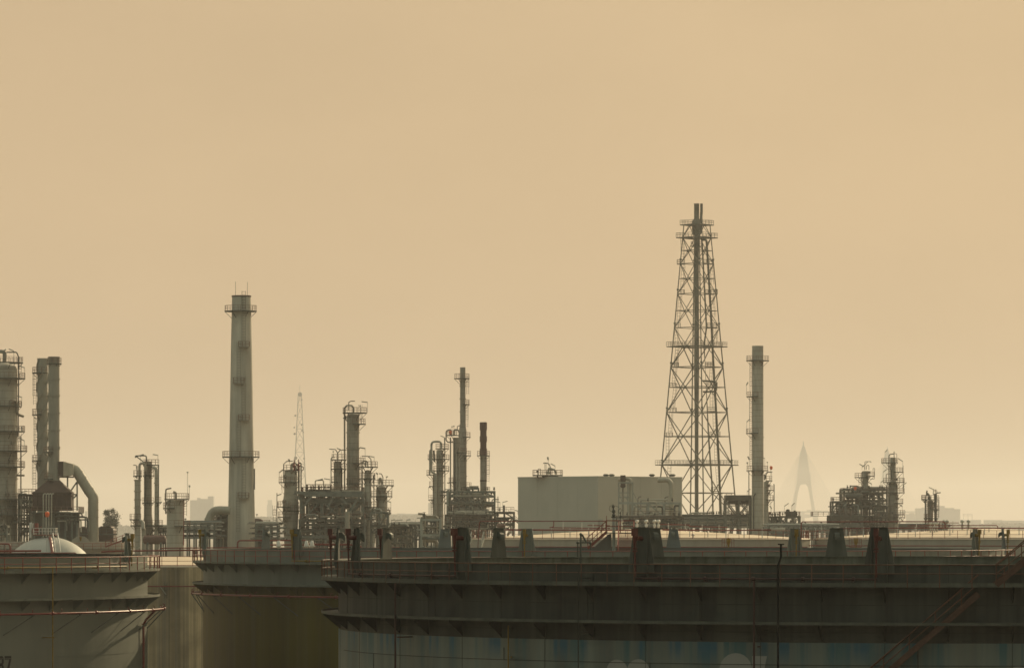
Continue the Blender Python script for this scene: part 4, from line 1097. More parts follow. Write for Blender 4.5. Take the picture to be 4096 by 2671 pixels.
# ---- low sheds and tree behind the duct
for i, (a, c, lab) in enumerate(((548, 607, 'low brown shed just behind the thick bent flue duct'), (678, 782, 'low brown shed with sloping end beside the lone tree'))):
    d = 1000; x0, x1 = X(A.x(a), d), X(A.x(c), d); r = thing('shed', lab, 'shed', ((x0 + x1) / 2, d, 0), 'low brown sheds')
    zt_ = Z(A.y(1318), d); b = MB().prism([(x0, 0), (x1, 0), (x1, zt_ - .9), (x1 - .6, zt_), (x0 + .4, zt_), (x0, zt_ - .5)], d, d + 8); b.build('shed_body', 'furnace_red', r)
    b = MB(); z = Z(A.y(1368), d); b.rail([(x0 - 1, d - 1, z), (x1 + 1, d - 1, z)], 1.3, step=1.5, r=.06); b.box(x0 - 1, x1 + 1, d - 1.2, d - .1, z - .3, z); b.build('walkway', 'steel_dark', r)
def tree(label, px, py, hw, hh, d, seed, n=1500, name='tree', group=None):
    rnd = random.Random(seed); x, z = X(px, d), Z(py, d); rx, rz = S(hw, d), S(hh, d)
    root = thing(name, label, 'tree', (x, d, 0), group)
    t = MB(); top = z + rz * .3
    t.tube([(x, d, 0), (x + .2, d, top * .5), (x - .1, d, top)], .55, 8, r1=.15)
    cl = []
    for i in range(24):
        a = rnd.uniform(0, 2 * PI); q = rnd.uniform(.15, .85); h = rnd.uniform(-.85, .8)
        k = math.sqrt(max(.1, 1 - h * h))
        cl.append((x + rx * q * k * cos(a), d + rx * q * k * sin(a), z + rz * h, rx * rnd.uniform(.25, .5)))
        t.tube([(x, d, z - rz * .9 + rz * .25 * (h + 1)), cl[-1][:3]], .14, 5, r1=.05)
    t.build('trunk', 'bark', root)
    c = MB()
    for i in range(n):
        bx, by, bz, br = rnd.choice(cl)
        u, v, w_ = (rnd.gauss(0, .5) for _ in range(3))
        px_, py_, pz_ = bx + u * br, by + v * br, bz + w_ * br * .85; s = rnd.uniform(.14, .34)
        e1 = Vector((rnd.uniform(-1, 1), rnd.uniform(-1, 1), rnd.uniform(-1, 1))).normalized() * s; e2 = e1.orthogonal().normalized() * s * .6
        q = Vector((px_, py_, pz_)); c.add([tuple(q - e1), tuple(q + e2), tuple(q + e1), tuple(q - e2)], [(0, 1, 2, 3)])
    c.build('crown', 'leaf', root)
    return root
tree('lone bushy tree fading into the haze between duct and triple columns', A.x(762), A.y(1268), 35, 42, 1600, 8, 5200)

# ---- triple column group
V(A, 'process_column', 'pale vessel with looping top pipe, left post of the triple column group', 'column', 949, 955, [(995, 21), (1400, 21)], 'insul', dome=False,
  pipes=[([(962, 995), (962, 885), (1000, 882), (1003, 940)], 9, 'insul'), ([(945, 900), (945, 990)], 4, 'steel_green')], plats=[(968, 918, 980), (1268, 893, 975), (1310, 900, 975)], lamps=[(940, 920, 897, -20, -2)], rings=[1000, 1075, 1135, 1190])
V(A, 'process_column', 'dark flared vessel under a gantry, centre of the triple column group', 'column', 1021, 958, [(870, 26), (1240, 27), (1285, 33), (1400, 33)], 'insul_dark', dome=False,
  plats=[(893, 985, 1098), (966, 985, 1065), (1310, 975, 1125), (1155, 980, 1060)], pipes=[([(1010, 870), (1010, 830), (935, 832), (935, 845)], 5, 'steel_green'), ([(940, 835), (1000, 880)], 4, 'steel_green'), ([(1000, 900), (1000, 1380)], 5, 'steel_dark')], lamps=[(970, 893, 828, 22, -6), (1089, 893, 828, -35, -6)])
V(A, 'process_column', 'slim pipe column with top elbow, right post of the triple column group', 'column', 1077, 956, [(950, 11), (1400, 12)], 'insul', dome=False,
  pipes=[([(1077, 950), (1077, 915), (1050, 915)], 11, 'insul'), ([(1093, 895), (1093, 1330)], 4.5, 'steel_green'), ([(1040, 897), (1096, 897)], 4, 'steel_green')], plats=[(1152, None, 1112), (1310, None, 1125)], rings=[1020, 1150, 1300], lamps=[(1095, 1210, 1155, 22, -4)])
drum('horizontal_vessel', 'dull red lying vessel at the feet of the triple columns', A.x(985), A.x(1147), A.y(1410), 30 / A.k, 930, 'drum_red', z_to=0)
V(A, 'process_column', 'bent pale pipe leaning at the feet of the triple columns', 'column', 990, 948, [(1330, 14), (1420, 14)], 'insul', dome=False, pipes=[([(990, 1340), (985, 1290), (960, 1278)], 14, 'insul')])
# small column left of the pale chimney
V(B, 'process_column', 'short pale column with antenna whip between the triple columns and the chimney', 'column', 2, 905, [(1225, 46), (1480, 48)], 'insul', dome=False,
  plats=[(1218, -58, 78), (1268, -65, None), (1365, -20, 85)], pipes=[([(-50, 1300), (-50, 1165), (-20, 1160)], 4, 'steel_dark'), ([(5, 1220), (5, 1185), (-10, 1180)], 7, 'insul_dark'), ([(48, 1220), (48, 1470)], 3, 'red')], lamps=[(68, 1218, 1075, 1, -2), (78, 1218, 1145, 2, 8), (38, 1300, 1290, 1, 1)], ladders=[(55, 1225, 1310)], holes=[(-30, 1245, 8)])

# ---- pale chimney
ch = V(B, 'chimney', 'tall pale tapering chimney with two ring platforms and lightning rods', 'chimney', 362, 940, [(113, 51), (200, 53), (400, 57.5), (960, 66.5), (1460, 76)], 'concrete', dome=False,
  plats=[(195, 270, 446), (988, 257, 461)], lamps=(), rings=[], n=48)
cdx = X(B.x(362), 940)
def chr_(y): 
    pr = [(113, 51), (200, 53), (400, 57.5), (960, 66.5), (1460, 76)]
    for (a, r0), (c, r1) in zip(pr, pr[1:]):
        if a <= y <= c: return S((r0 + (r1 - r0) * (y - a) / (c - a)) / B.k, 940)
    return S(76 / B.k, 940)
MB().ring(cdx, 940, chr_(113) - .5, chr_(113) + .1, Z(B.y(120), 940), Z(B.y(112), 940), n=40).build('rim', 'brown', ch)
for px, y0, y1 in ((332, 120, 38), (397, 120, 40)): MB().bar((X(B.x(px), 940), 938.5, Z(B.y(y0), 940)), (X(B.x(px), 940), 938.5, Z(B.y(y1), 940)), .07).build('lightning_rod', 'steel_dark', ch)
b = MB().ladder((X(B.x(378), 940), 940 - chr_(120) - .2), Z(B.y(190), 940), Z(B.y(90), 940), .4, None, .04); b.build('ladder', 'steel_dark', ch)
for px, y0, y1 in ((378, 200, 393), (352, 365, 590), (378, 555, 790), (352, 765, 985), (380, 990, 1210), (349, 1180, 1400)):
    x_ = X(B.x(px), 940); rr = max(chr_(y0), chr_(y1)); yy = 940 - math.sqrt(max(1, rr * rr - (x_ - cdx) ** 2)) - .3
    MB().ladder((x_, yy), Z(B.y(y1), 940), Z(B.y(y0), 940), .4, None, .04).build('ladder', 'insul_dark', ch)
for px, y in ((380, 393), (352, 590), (380, 790), (378, 1213)):
    x_ = X(B.x(px), 940); yy = 940 - chr_(y); b = MB().box(x_ - 1.2, x_ + 1.2, yy - 1.2, yy + .6, Z(B.y(y), 940) - .15, Z(B.y(y), 940)); p = b.build('rest_platform', 'insul_dark', ch)
    MB().rail([(x_ - 1.2, yy + .3, Z(B.y(y), 940)), (x_ - 1.2, yy - 1.2, Z(B.y(y), 940)), (x_ + 1.2, yy - 1.2, Z(B.y(y), 940)), (x_ + 1.2, yy + .3, Z(B.y(y), 940))], 1.15, step=.8, r=.045).build('platform_rail', 'rail_faded', p)
b = MB().tube([(X(B.x(435), 940), 938, Z(B.y(1168), 940)), (X(B.x(435), 940), 938, Z(B.y(1055), 940))], .18, 6); b.build('signal_box', 'steel_dark', ch)
dk = thing('flue_duct', 'pale elbow duct entering the foot of the tall chimney', 'duct', (X(B.x(160), 936), 936, 0))
def PB(a, c, d=936): return (X(B.x(a), d), d, Z(B.y(c), d))
MB().tube([PB(300, 1282), PB(205, 1278), PB(160, 1400), PB(150, 1480)], S(23 / B.k, 936), 20, rad=2.0).build('duct', 'duct', dk)
for a, c, e, f in ((168, 1375, 165, 1382), (186, 1330, 184, 1336)): MB().tube([PB(a, c), PB(e, f)], S(26 / B.k, 936), 20).build('flange', 'duct', dk)
frame('boxy dark equipment house beside the tall chimney foot', B.x(212), B.x(287), [B.y(v) for v in (1300, 1340, 1380, 1420)], 944, 8, 2, 'steel_green', decks=(0, 1, 2), rails=(0,), brace=((0, 1, '/'),), npipe=8, nvert=4, nval=2, seed=21)
bb = MB().box(X(B.x(222), 947), X(B.x(286), 947), 946, 952, 0, Z(B.y(1312), 947)); o = bb.build('equipment_house', 'steel_dark', None, None, (X(B.x(250), 947), 946, 0)); tag(o, 'dark windowless block inside the frame left of the chimney foot', 'shed')
V(B, 'process_vessel', 'brown domed vessel peeking out right of the chimney foot', 'vessel', 448, 960, [(1340, 34), (1480, 34)], 'brown', plats=[(1362, None, 520)], lamps=[(445, 1315, 1305, 3, -3)])
pipe_rack('pipe rack with many tiers left of the chimney foot', B.x(30), B.x(215), [B.y(v) for v in (1355, 1375, 1400, 1430)], 925, 6, 6, 31, lamps=[(B.x(55), B.y(1350), B.y(1330), 3, -3)])
pipe_rack('pipe rack running right of the chimney foot toward the process frame', B.x(440), B.x(560), [B.y(v) for v in (1360, 1385, 1415, 1445)], 928, 6, 4, 32)
pipe_rack('low dim pipe rack between triple columns and short column', A.x(1090), A.x(1200), [A.y(v) for v in (1330, 1360, 1400)], 960, 6, 4, 33)

# ---- lattice mast in the haze
md = 7000
mx, mz = C.x(331), Z(C.y(75), md)
ms = thing('radio_mast', 'hazy lattice radio mast with dish antennas behind the process columns', 'mast', (X(mx, md), md, 0))
mh = mz
def mw(z): return S(6, md) + (mh - z) / (mh - 25) * S(26, md)
secs = [mh - (mh) * i / 13 for i in range(14)]
legs = [(-1, -1), (1, -1), (1, 1), (-1, 1)]; mxw = X(mx, md)
b = MB()
for lx, ly in legs:
    b.bar((mxw + lx * mw(0), md + ly * mw(0), 0), (mxw + lx * mw(mh), md + ly * mw(mh), mh), .9)
for z0, z1 in zip(secs[1:], secs):
    for i in range(4):
        a, c = legs[i], legs[(i + 1) % 4]
        f = lambda l, z: (mxw + l[0] * mw(z), md + l[1] * mw(z), z)
        b.bar(f(a, z0), f(c, z1), .3); b.bar(f(c, z0), f(a, z1), .3); b.bar(f(a, z1), f(c, z1), .45)
b.build('lattice', 'steel_pale', ms)
for px, y, r in ((333, 82, 19), (350, 130, 7), (292, 270, 9), (348, 350, 7), (283, 375, 7), (352, 402, 8), (286, 432, 10), (362, 418, 7), (295, 645, 15), (370, 650, 9)):
    x_ = X(C.x(px), md); z = Z(C.y(y), md); rr = S(r / C.k, md); MB().tube([(x_, md - 4, z), (x_, md - 3, z)], rr, 14).build('dish', 'steel_dark', ms)
MB().bar((mxw, md, mh), (mxw, md, Z(C.y(0), md)), .5).build('whip', 'steel_pale', ms)

# ---- central process unit
V(C, 'process_column', 'shiny stepped column with overhead pipe loop beside the pale chimney', 'column', 250, 962, [(775, 57), (955, 58), (1040, 70), (1130, 70), (1400, 58)], 'insul',
  plats=[(752, 185, 320), (858, 143, 330), (1075, 130, 235), (1165, 135, 215), (1110, 178, 330)],
  pipes=[([(255, 760), (255, 700), (285, 690), (322, 715), (322, 960), (322, 1000)], 9), ([(262, 780), (262, 720), (290, 700), (300, 790)], 7), ([(187, 860), (187, 700), (215, 675), (270, 672)], 4, 'steel_green'), ([(342, 1420), (342, 720), (342, 690), (322, 688)], 6, 'steel_green'), ([(345, 720), (365, 725), (360, 752), (345, 760)], 4, 'steel_dark'), ([(128, 1420), (128, 955)], 3.5, 'steel_dark'), ([(110, 1235), (172, 1235), (187, 1215), (187, 1165)], 6, 'insul'), ([(205, 1235), (205, 1290), (235, 1330), (300, 1332)], 6, 'insul')],
  lamps=[(148, 858, 775, 34, -26), (128, 1075, 978, 40, -14), (240, 700, 672, -8, -16)], holes=[(208, 810, 16), (202, 1030, 15), (200, 1302, 14), (300, 745, 9)], ladders=[(186, 960, 870), (107, 1100, 1230)], rings=[905, 960, 1042, 1085, 1135])
for px, y in ((281, 655), (321, 655)):
    x_, z = X(C.x(px), 960), Z(C.y(y), 960); o = MB().tube([(x_, 960, z - 2.6), (x_, 960, z - .8), (x_, 960, z)], .22, 8, r1=.08); o.ball((x_, 960, z - 1.5), .42, 8)
    o.build('relief_valve', 'redpipe', bpy.data.objects['process_column.005'] if 'process_column.005' in bpy.data.objects else None)
# main tall column
V(C, 'distillation_column', 'tallest banded column of the central unit, with side walkways at its crown', 'column', 803, 975, [(275, 55), (880, 55), (1400, 55)], 'insul_dark', n=32,
  plats=[(243, 710, 927), (342, None, 916), (690, None, 916), (870, 742, 890)], pipes=[([(728, 940), (728, 205), (745, 180), (790, 180), (808, 200), (808, 250)], 8, 'insul_dark', 0), ([(765, 225), (765, 150), (785, 142), (820, 142)], 4, 'steel_dark', 0), ([(715, 292), (745, 292)], 5, 'steel_dark'), ([(740, 270), (740, 310), (755, 320)], 5, 'steel_dark'), ([(770, 340), (768, 1100)], 4, 'insul_dark')],
  lamps=[(931, 243, 152, -52, -6), (910, 640, 562, -46, -8), (866, 243, 185, 0, -4)], ladders=[(868, 342, 250), (872, 860, 700)], rings=[420, 560, 700, 830])
V(C, 'process_column', 'narrow dark column left of the tallest one with goosenecks on top', 'column', 667, 968, [(688, 35), (1400, 35)], 'insul_dark',
  plats=[(658, 612, 745), (740, 605, 745), (855, 612, 700), (935, 600, 745)], pipes=[([(608, 940), (608, 650), (622, 635), (640, 640)], 4.5, 'steel_green', 0), ([(665, 670), (665, 600), (648, 570), (592, 566)], 4, 'steel_dark', 0), ([(665, 640), (668, 600), (690, 575), (745, 573)], 4, 'steel_dark', 0), ([(690, 720), (705, 735), (705, 1000)], 5, 'steel_dark'), ([(645, 860), (645, 1090)], 6, 'insul')], lamps=[(700, 640, 575, -40, -16), (628, 640, 590, 0, -3)])
V(C, 'process_column', 'slim stepped column just right of the tallest one, swan neck pipe on top', 'column', 934, 962, [(765, 28), (790, 30), (1080, 31), (1112, 44), (1500, 44)], 'insul',
  plats=[(722, 850, 1024), (825, 858, 1002), (1078, 880, 1030), (1165, 870, 1010)], pipes=[([(883, 1070), (883, 690), (895, 672), (930, 672), (936, 735)], 6, 'insul_dark', 0), ([(880, 628), (935, 630), (962, 655), (962, 820)], 4, 'steel_dark', 0), ([(915, 720), (915, 675)], 8, 'insul_dark', 0), ([(958, 830), (958, 1075)], 4, 'insul_dark'), ([(988, 840), (988, 1400)], 5, 'steel_dark', 0)], lamps=[(990, 722, 637, -50, -8), (910, 660, 560, -46, -8)], ladders=[(872, 825, 740), (875, 1075, 840)], rings=[880, 960, 1040, 1200, 1280])
V(C, 'process_column', 'squat column at the end of the central unit with wide crown walkway', 'column', 1053, 965, [(915, 45), (1500, 45)], 'insul',
  plats=[(885, 965, 1166), (983, 960, 1152), (1130, 980, 1142)], pipes=[([(1035, 880), (1035, 830), (1050, 825), (1058, 880)], 10, 'insul', 0), ([(1068, 900), (1068, 815), (1055, 785), (1032, 783)], 4, 'steel_dark', 0), ([(985, 870), (988, 800), (995, 790)], 7, 'steel_green', 0), ([(1103, 1230), (1103, 950), (1115, 945)], 4, 'steel_dark', 0), ([(1100, 1110), (1125, 1100), (1128, 1150), (1105, 1150)], 7, 'insul_dark', 0)], lamps=[(1098, 880, 815, 12, -6), (1148, 1000, 900, 2, -3), (1138, 1120, 1036, -36, -8), (1020, 850, 790, -10, -14)], holes=[(1037, 942, 15)], rings=[1010, 1090, 1180])
V(C, 'support_column', 'smooth pale upright cylinder standing low in front of the central unit', 'column', 751, 940, [(1120, 21), (1500, 21)], 'insul_grey', dome=False)
fr = frame('big braced steel frame with a heavy top beam in the central unit', C.x(345), C.x(890), [C.y(v) for v in (960, 1020, 1200, 1290)], 955, 9, 3, 'steel_green', decks=(0, 2), rails=(0, 2), brace=((0, 1, '/'), (1, 1, '\\'), (1, 1, '/'), (2, 1, '/')), npipe=22, nvert=14, nval=14, seed=41, w=.75)
b = MB().box(X(C.x(283), 954), X(C.x(895), 954), 953.2, 954, Z(C.y(966), 954), Z(C.y(940), 954)); b.box(X(C.x(375), 954), X(C.x(895), 954), 953.0, 953.8, Z(C.y(988), 954), Z(C.y(966.5), 954)); b.build('main_beam', 'steel_green', fr)
b = MB()
for q in ((305, 985, 345, 1025), (350, 1095, 435, 990), (580, 1080, 632, 990), (750, 1060, 700, 995), (760, 1130, 865, 985), (885, 990, 905, 1030)): b.bar((X(C.x(q[0]), 953), 952.6, Z(C.y(q[1]), 953)), (X(C.x(q[2]), 953), 952.6, Z(C.y(q[3]), 953)), .45)
b.build('knee_brace', 'steel_green', fr)
frame('small upper deck with railings and valves on top of the big braced frame', C.x(390), C.x(605), [C.y(v) for v in (936,)], 958, 5, 2, 'steel_green', decks=(0,), rails=(0,), npipe=4, nvert=2, nval=14, seed=44, name='upper_deck', w=.3)
def pipe_loop(label, pts, w, d, m, name='pipe_loop', group=None):
    x_ = X(pts[0][0], d); o = MB().tube([(X(a, d), d, Z(c, d)) for a, c in pts], S(w, d), 8, rad=S(w, d) * 2.6).build(name, m, None, None, (x_, d, 0)); return tag(o, label, 'pipe', group or 'standing pipe loops')
pipe_loop('inverted U pipe on the upper deck of the braced frame', C.pts([(468, 935), (468, 845), (540, 840), (542, 935)]), 5 / C.k, 958, 'insul_dark')
lampset = thing('lamp_post', 'pair of slanted lamps above the small upper deck', 'lamp', (X(C.x(540), 957), 957, 0), 'slanted yard lamps')
lamp_part(lampset, C.x(470), C.y(935), C.y(848), 957, 66 / C.k, -18 / C.k); lamp_part(lampset, C.x(598), C.y(935), C.y(836), 957, -52 / C.k, -8 / C.k)
drum('horizontal_vessel', 'round ended red oxide vessel inside the braced frame', C.x(424), C.x(512), C.y(1115), 33 / C.k, 958, 'drum_red', legs=False, z_to=Z(C.y(1190), 958))
drum('horizontal_vessel', 'pale lying exchanger in the middle of the braced frame', C.x(560), C.x(650), C.y(1122), 26 / C.k, 960, 'insul', legs=False, z_to=Z(C.y(1190), 960))
drum('horizontal_vessel', 'pale lying exchanger at the right foot of the tallest column', C.x(770), C.x(876), C.y(1138), 22 / C.k, 957, 'insul', legs=False, z_to=Z(C.y(1190), 957))
pipe_loop('thick pale U pipe over the red oxide vessel', C.pts([(458, 1080), (458, 1045), (522, 1040), (524, 1110)]), 9 / C.k, 957, 'insul')
frame('dense lower frame of pipes and pumps beneath the central unit', C.x(330), C.x(905), [C.y(v) for v in (1196, 1238, 1290, 1345)], 948, 8, 5, 'steel_green', decks=(0, 1, 2), rails=(0,), brace=((1, 2, 'x'), (3, 1, '/')), npipe=40, nvert=22, nval=26, seed=43, w=.5)
frame('low stair and platform frame right of the central unit', C.x(960), C.x(1110), [C.y(v) for v in (1130, 1250, 1310)], 952, 6, 2, 'steel_green', decks=(1,), rails=(1,), brace=((0, 1, 'x'), (1, 0, '/')), npipe=10, nvert=8, nval=5, seed=48, w=.35)
lp = C3
pipe_rack('long dark pipe rack with three lamps right of the central unit', C.x(1125), C.x(1360), [C.y(v) for v in (1245, 1300, 1350)], 1000, 7, 6, 51, lamps=[(C.x(1142), C.y(1245), C.y(1198), 16, -3), (C.x(1178), C.y(1245), C.y(1200), 30, -3), (C.x(1278), C.y(1245), C.y(1196), 16, -2)], m='steel_dark')
frame('dim grey equipment frame under the long dark pipe rack', C.x(1130), C.x(1330), [C.y(v) for v in (1262, 1340, 1400)], 990, 8, 4, 'steel_dark', decks=(0,), rails=(), brace=((0, 1, 'x'), (2, 1, 'x')), npipe=16, nvert=10, nval=6, seed=52)

# ---- unit with thin stack and red-brown stack
V(D, 'process_stack', 'thin flared stack rising over the unit with the red windsock', 'stack', 487, 1130, [(56, 21), (500, 21), (548, 30), (1025, 30)], 'insul_dark', dome=False,
  plats=[(140, 420, 540), (341, None, 541), (594, None, 548), (738, None, 551), (982, None, 556)], rings=[200, 300, 400, 503, 640, 780, 900], ladders=[(524, 150, 265), (518, 345, 520)], pipes=[([(445, 540), (445, 510), (490, 512)], 3, 'steel_dark', 0)])
V(D, 'process_stack', 'short red-brown stack with thick collars beside the windowless building', 'stack', 647, 1128, [(481, 25), (945, 24), (1150, 24)], 'brown_stack', dome=False,
  plats=[(738, 597, 698), (1016, None, 700)], ladders=[(682, 745, 945)])
sk_ = bpy.data.objects['process_stack.001']
for a, c in ((484, 543), (590, 635), (685, 737)): MB().ring(X(D.x(647), 1128), 1128, S(20 / D.k, 1128), S(28.5 / D.k, 1128), Z(D.y(c), 1128), Z(D.y(a), 1128), n=28).build('collar', 'brown_stack', sk_)
MB().ring(X(D.x(647), 1128), 1128, S(23 / D.k, 1128), S(25 / D.k, 1128), Z(D.y(1150), 1128), Z(D.y(740), 1128), n=28).build('lower_shell', 'insul_dark', sk_)
MB().ring(X(D.x(647), 1128), 1128, S(23 / D.k, 1128), S(27 / D.k, 1128), Z(D.y(942), 1128), Z(D.y(928), 1128), n=28).build('collar', 'brown', sk_)
V(D, 'process_column', 'column with a squared off side pipe, outermost of the unit left of the thin stack', 'column', 309, 1135, [(705, 27), (1330, 28)], 'insul',
  plats=[(684, 275, 380), (766, 250, 385), (855, 256, 383), (1045, None, 385)], pipes=[([(322, 690), (322, 632), (245, 634), (245, 870), (275, 882), (275, 1330)], 9, 'insul', 2.0), ([(231, 890), (231, 700), (245, 690)], 5, 'steel_green', 0), ([(262, 700), (268, 790)], 8, 'steel_dark', 1), ([(348, 600), (348, 1310)], 4, 'steel_dark', 0), ([(292, 880), (292, 1300)], 6, 'insul_dark')], lamps=[(343, 690, 598, -28, -12), (380, 1000, 955, -14, -5)], holes=[(332, 735, 12), (332, 830, 12), (325, 1020, 12)], rings=[950, 1100, 1200])
pl = bpy.data.objects
V(D, 'process_column', 'slim side column carrying three small balconies toward the low racks', 'column', 268, 1138, [(890, 14), (1330, 15)], 'insul_dark', dome=False,
  plats=[(764, 214, None), (887, 205, None), (975, 225, None), (1080, 220, None)], lamps=[(222, 1070, 990, 20, -12)], ladders=[(252, 1080, 1200)])
V(D, 'process_column', 'column clad in pipes right under the red windsock', 'column', 438, 1120, [(600, 26), (1200, 26)], 'insul_dark', dome=False,
  plats=[(580, 358, 468), (716, None, 520), (945, 377, 470)], pipes=[([(358, 570), (360, 550), (378, 541), (398, 541)], 7, 'insul', 0), ([(358, 565), (358, 622), (372, 636), (412, 636)], 5, 'steel_dark', 0), ([(398, 580), (398, 545)], 5, 'steel_dark', 0), ([(420, 580), (420, 540), (450, 540), (462, 560), (462, 660), (430, 720)], 7, 'insul_dark', 1.5), ([(393, 600), (393, 1180)], 4, 'steel_dark', 0), ([(458, 700), (458, 1110)], 8, 'insul'), ([(440, 720), (440, 1120)], 7, 'insul'), ([(422, 640), (422, 1100)], 5, 'steel_dark')], lamps=[(404, 580, 518, 0, -4), (418, 580, 514, 0, -4)], ladders=[(408, 1150, 950)])
fr = frame('process frame crowded with pipes between the thin stack and the red-brown stack', D2.x(480), D2.x(1398), [D2.y(v) for v in (322, 410, 530, 715, 850)], 1112, 10, 4, 'steel_green', decks=(3,), rails=(3,), brace=((0, 0, '/'), (3, 0, '\\'), (0, 3, 'x'), (2, 3, 'x')), npipe=34, nvert=22, nval=22, seed=61, w=.45)
MB().tube([(X(D2.x(655), 1109), 1109, Z(D2.y(700), 1109)), (X(D2.x(1370), 1109), 1109, Z(D2.y(698), 1109))], S(14 / D2.k, 1109), 10).build('header_pipe', 'insul', fr)
MB().tube([(X(D2.x(600), 1110), 1110, Z(D2.y(405), 1110)), (X(D2.x(1290), 1110), 1110, Z(D2.y(400), 1110))], S(15 / D2.k, 1110), 10).build('header_pipe', 'insul_dark', fr)
for px in (690, 905, 1005, 1100, 1315):
    MB().box(X(D2.x(px - 18), 1109), X(D2.x(px + 20), 1109), 1108.4, 1109.6, Z(D2.y(850), 1109), Z(D2.y(725), 1109)).build('burner_box', 'steel_pale', fr)
rnd = random.Random(9)
for i in range(12):
    a = rnd.uniform(760, 1240); c = rnd.uniform(470, 640); b = MB(); w_ = rnd.uniform(14, 34)
    b.tube([(X(D2.x(a), 1111), 1111, Z(D2.y(c + 40), 1111)), (X(D2.x(a), 1111), 1111, Z(D2.y(c - 20), 1111)), (X(D2.x(a + 60 * rnd.choice((-1, 1))), 1111), 1111, Z(D2.y(c - 24), 1111))], S(w_ / 2 / D2.k, 1111), 8, rad=1.0)
    b.build('elbow_pipe', rnd.choice(('insul', 'steel_dark', 'steel_pale', 'steel_dark')), fr)
frame('small trestle above the crowded frame near the thin stack', D2.x(865), D2.x(1085), [D2.y(v) for v in (262, 318)], 1116, 3, 2, 'steel_green', decks=(), brace=(), npipe=3, nvert=2, nval=2, seed=62, name='trestle', w=.45)
fr = frame('railed stair tower beside the grey windowless building', D2.x(1400), D2.x(1775), [D2.y(v) for v in (728, 830, 960)], 1105, 6, 2, 'steel_dark', decks=(0,), rails=(0,), brace=((0, 1, 'x'), (1, 1, 'x'), (1, 0, '\\')), npipe=5, nvert=3, nval=3, seed=63, w=.5, name='stair_tower')
flight(fr, (X(D2.x(1665), 1104), 1103, Z(D2.y(760), 1104)), (X(D2.x(1860), 1104), 1103, Z(D2.y(930), 1104)), (0, .6, 0), 'steel_dark', 16, 1.1)
flight(fr, (X(D2.x(1790), 1104), 1102, Z(D2.y(900), 1104)), (X(D2.x(1620), 1104), 1102, Z(D2.y(1060), 1104)), (0, .6, 0), 'steel_dark', 14, 1.1)
MB().bar((X(D2.x(1580), 1104), 1105, Z(D2.y(725), 1104)), (X(D2.x(1580), 1104), 1105, Z(D2.y(580), 1104)), .5).build('signal_post', 'steel_dark', fr)
for px, y0, y1, dx, dy, lab in ((1556, 720, 525, 95, -25, 'slanted lamp on the railed stair tower'), (1505, 720, 525, -95, -20, 'slanted lamp leaning toward the red-brown stack'), (1850, 760, 694, -60, -18, 'slanted lamp touching the corner of the windowless building')):
    l = thing('lamp_post', lab, 'lamp', (X(D2.x(px), 1106), 1106, 0), 'slanted yard lamps'); lamp_part(l, D2.x(px), D2.y(y0), D2.y(y1), 1106, dx / D2.k, dy / D2.k)
for px, w_ in ((1452, 'red-brown stack'), (1470, 'railed stair tower')): pipe_loop('thin straight vent pipe, the nearer of two to the ' + w_, [(D2.x(px), D2.y(720)), (D2.x(px), D2.y(410))], .8, 1106, 'steel_dark', 'vent_pipe', 'thin vent pipes')
frame('dark pump deck beneath the crowded frame of the thin stack unit', D2.x(445), D2.x(1420), [D2.y(v) for v in (780, 940, 1040)], 1100, 8, 6, 'steel_dark', decks=(0, 1), rails=(1,), brace=((1, 1, 'x'),), npipe=26, nvert=14, nval=14, seed=64, w=.4)
drum('horizontal_vessel', 'dull lying vessel below the railed stair tower', D2.x(1440), D2.x(1610), D2.y(985), 45 / D2.k, 1095, 'drum_red', z_to=0)
fr = frame('pale grey open frame carrying a long horizontal drum', D.x(165), D.x(312), [D.y(v) for v in (1238, 1358)], 700, 4, 1, 'steel_pale', decks=(), brace=(), npipe=4, nvert=3, nval=2, seed=65, w=.35, name='pipe_trestle')
drum('horizontal_vessel', 'long pale drum lying on top of the pale grey open frame', D.x(163), D.x(298), D.y(1222), 10 / D.k, 702, 'insul', legs=False, z_to=Z(D.y(1236), 702))
frame('lattice clutter of braced steel behind the pale grey open frame', D.x(172), D.x(310), [D.y(v) for v in (1250, 1300, 1350, 1400)], 1040, 5, 4, 'steel_dark', decks=(0,), rails=(), brace=((0, 0, 'x'), (1, 1, 'x'), (2, 0, '/'), (3, 2, 'x')), npipe=10, nvert=6, nval=6, seed=66)
pipe_rack('dim pipe rack left of the pale grey open frame', D.x(-10), D.x(150), [D.y(v) for v in (1278, 1310, 1350)], 1020, 6, 5, 67, lamps=[(D.x(52), D.y(1275), D.y(1240), 16, -3)], m='steel_dark')

# ---- windowless building on the diagonal
bd = 1050
cxb, dpt = X(2392, bd), bd
fl = (X(2072, bd * 1.018), bd * 1.018); frr = (X(2728, bd * 1.019), bd * 1.019)
hb_ = Z(1905, bd)
bl = thing('building', 'big windowless warm grey building seen on its corner', 'building', (cxb, bd, 0))
pl_ = [(cxb, bd), frr, (frr[0] + fl[0] - cxb, frr[1] + fl[1] - bd), fl]
b = MB(); n = 4
b.add([(x_, y_, 0) for x_, y_ in pl_] + [(x_, y_, hb_) for x_, y_ in pl_], [(0, 1, 5, 4), (1, 2, 6, 5), (2, 3, 7, 6), (3, 0, 4, 7)]); b.build('wall', 'box_wall', bl)
b = MB()
cxm, cym = sum(p[0] for p in pl_) / 4, sum(p[1] for p in pl_) / 4
ou = [(cxm + (x_ - cxm) * 1.006, cym + (y_ - cym) * 1.006) for x_, y_ in pl_]
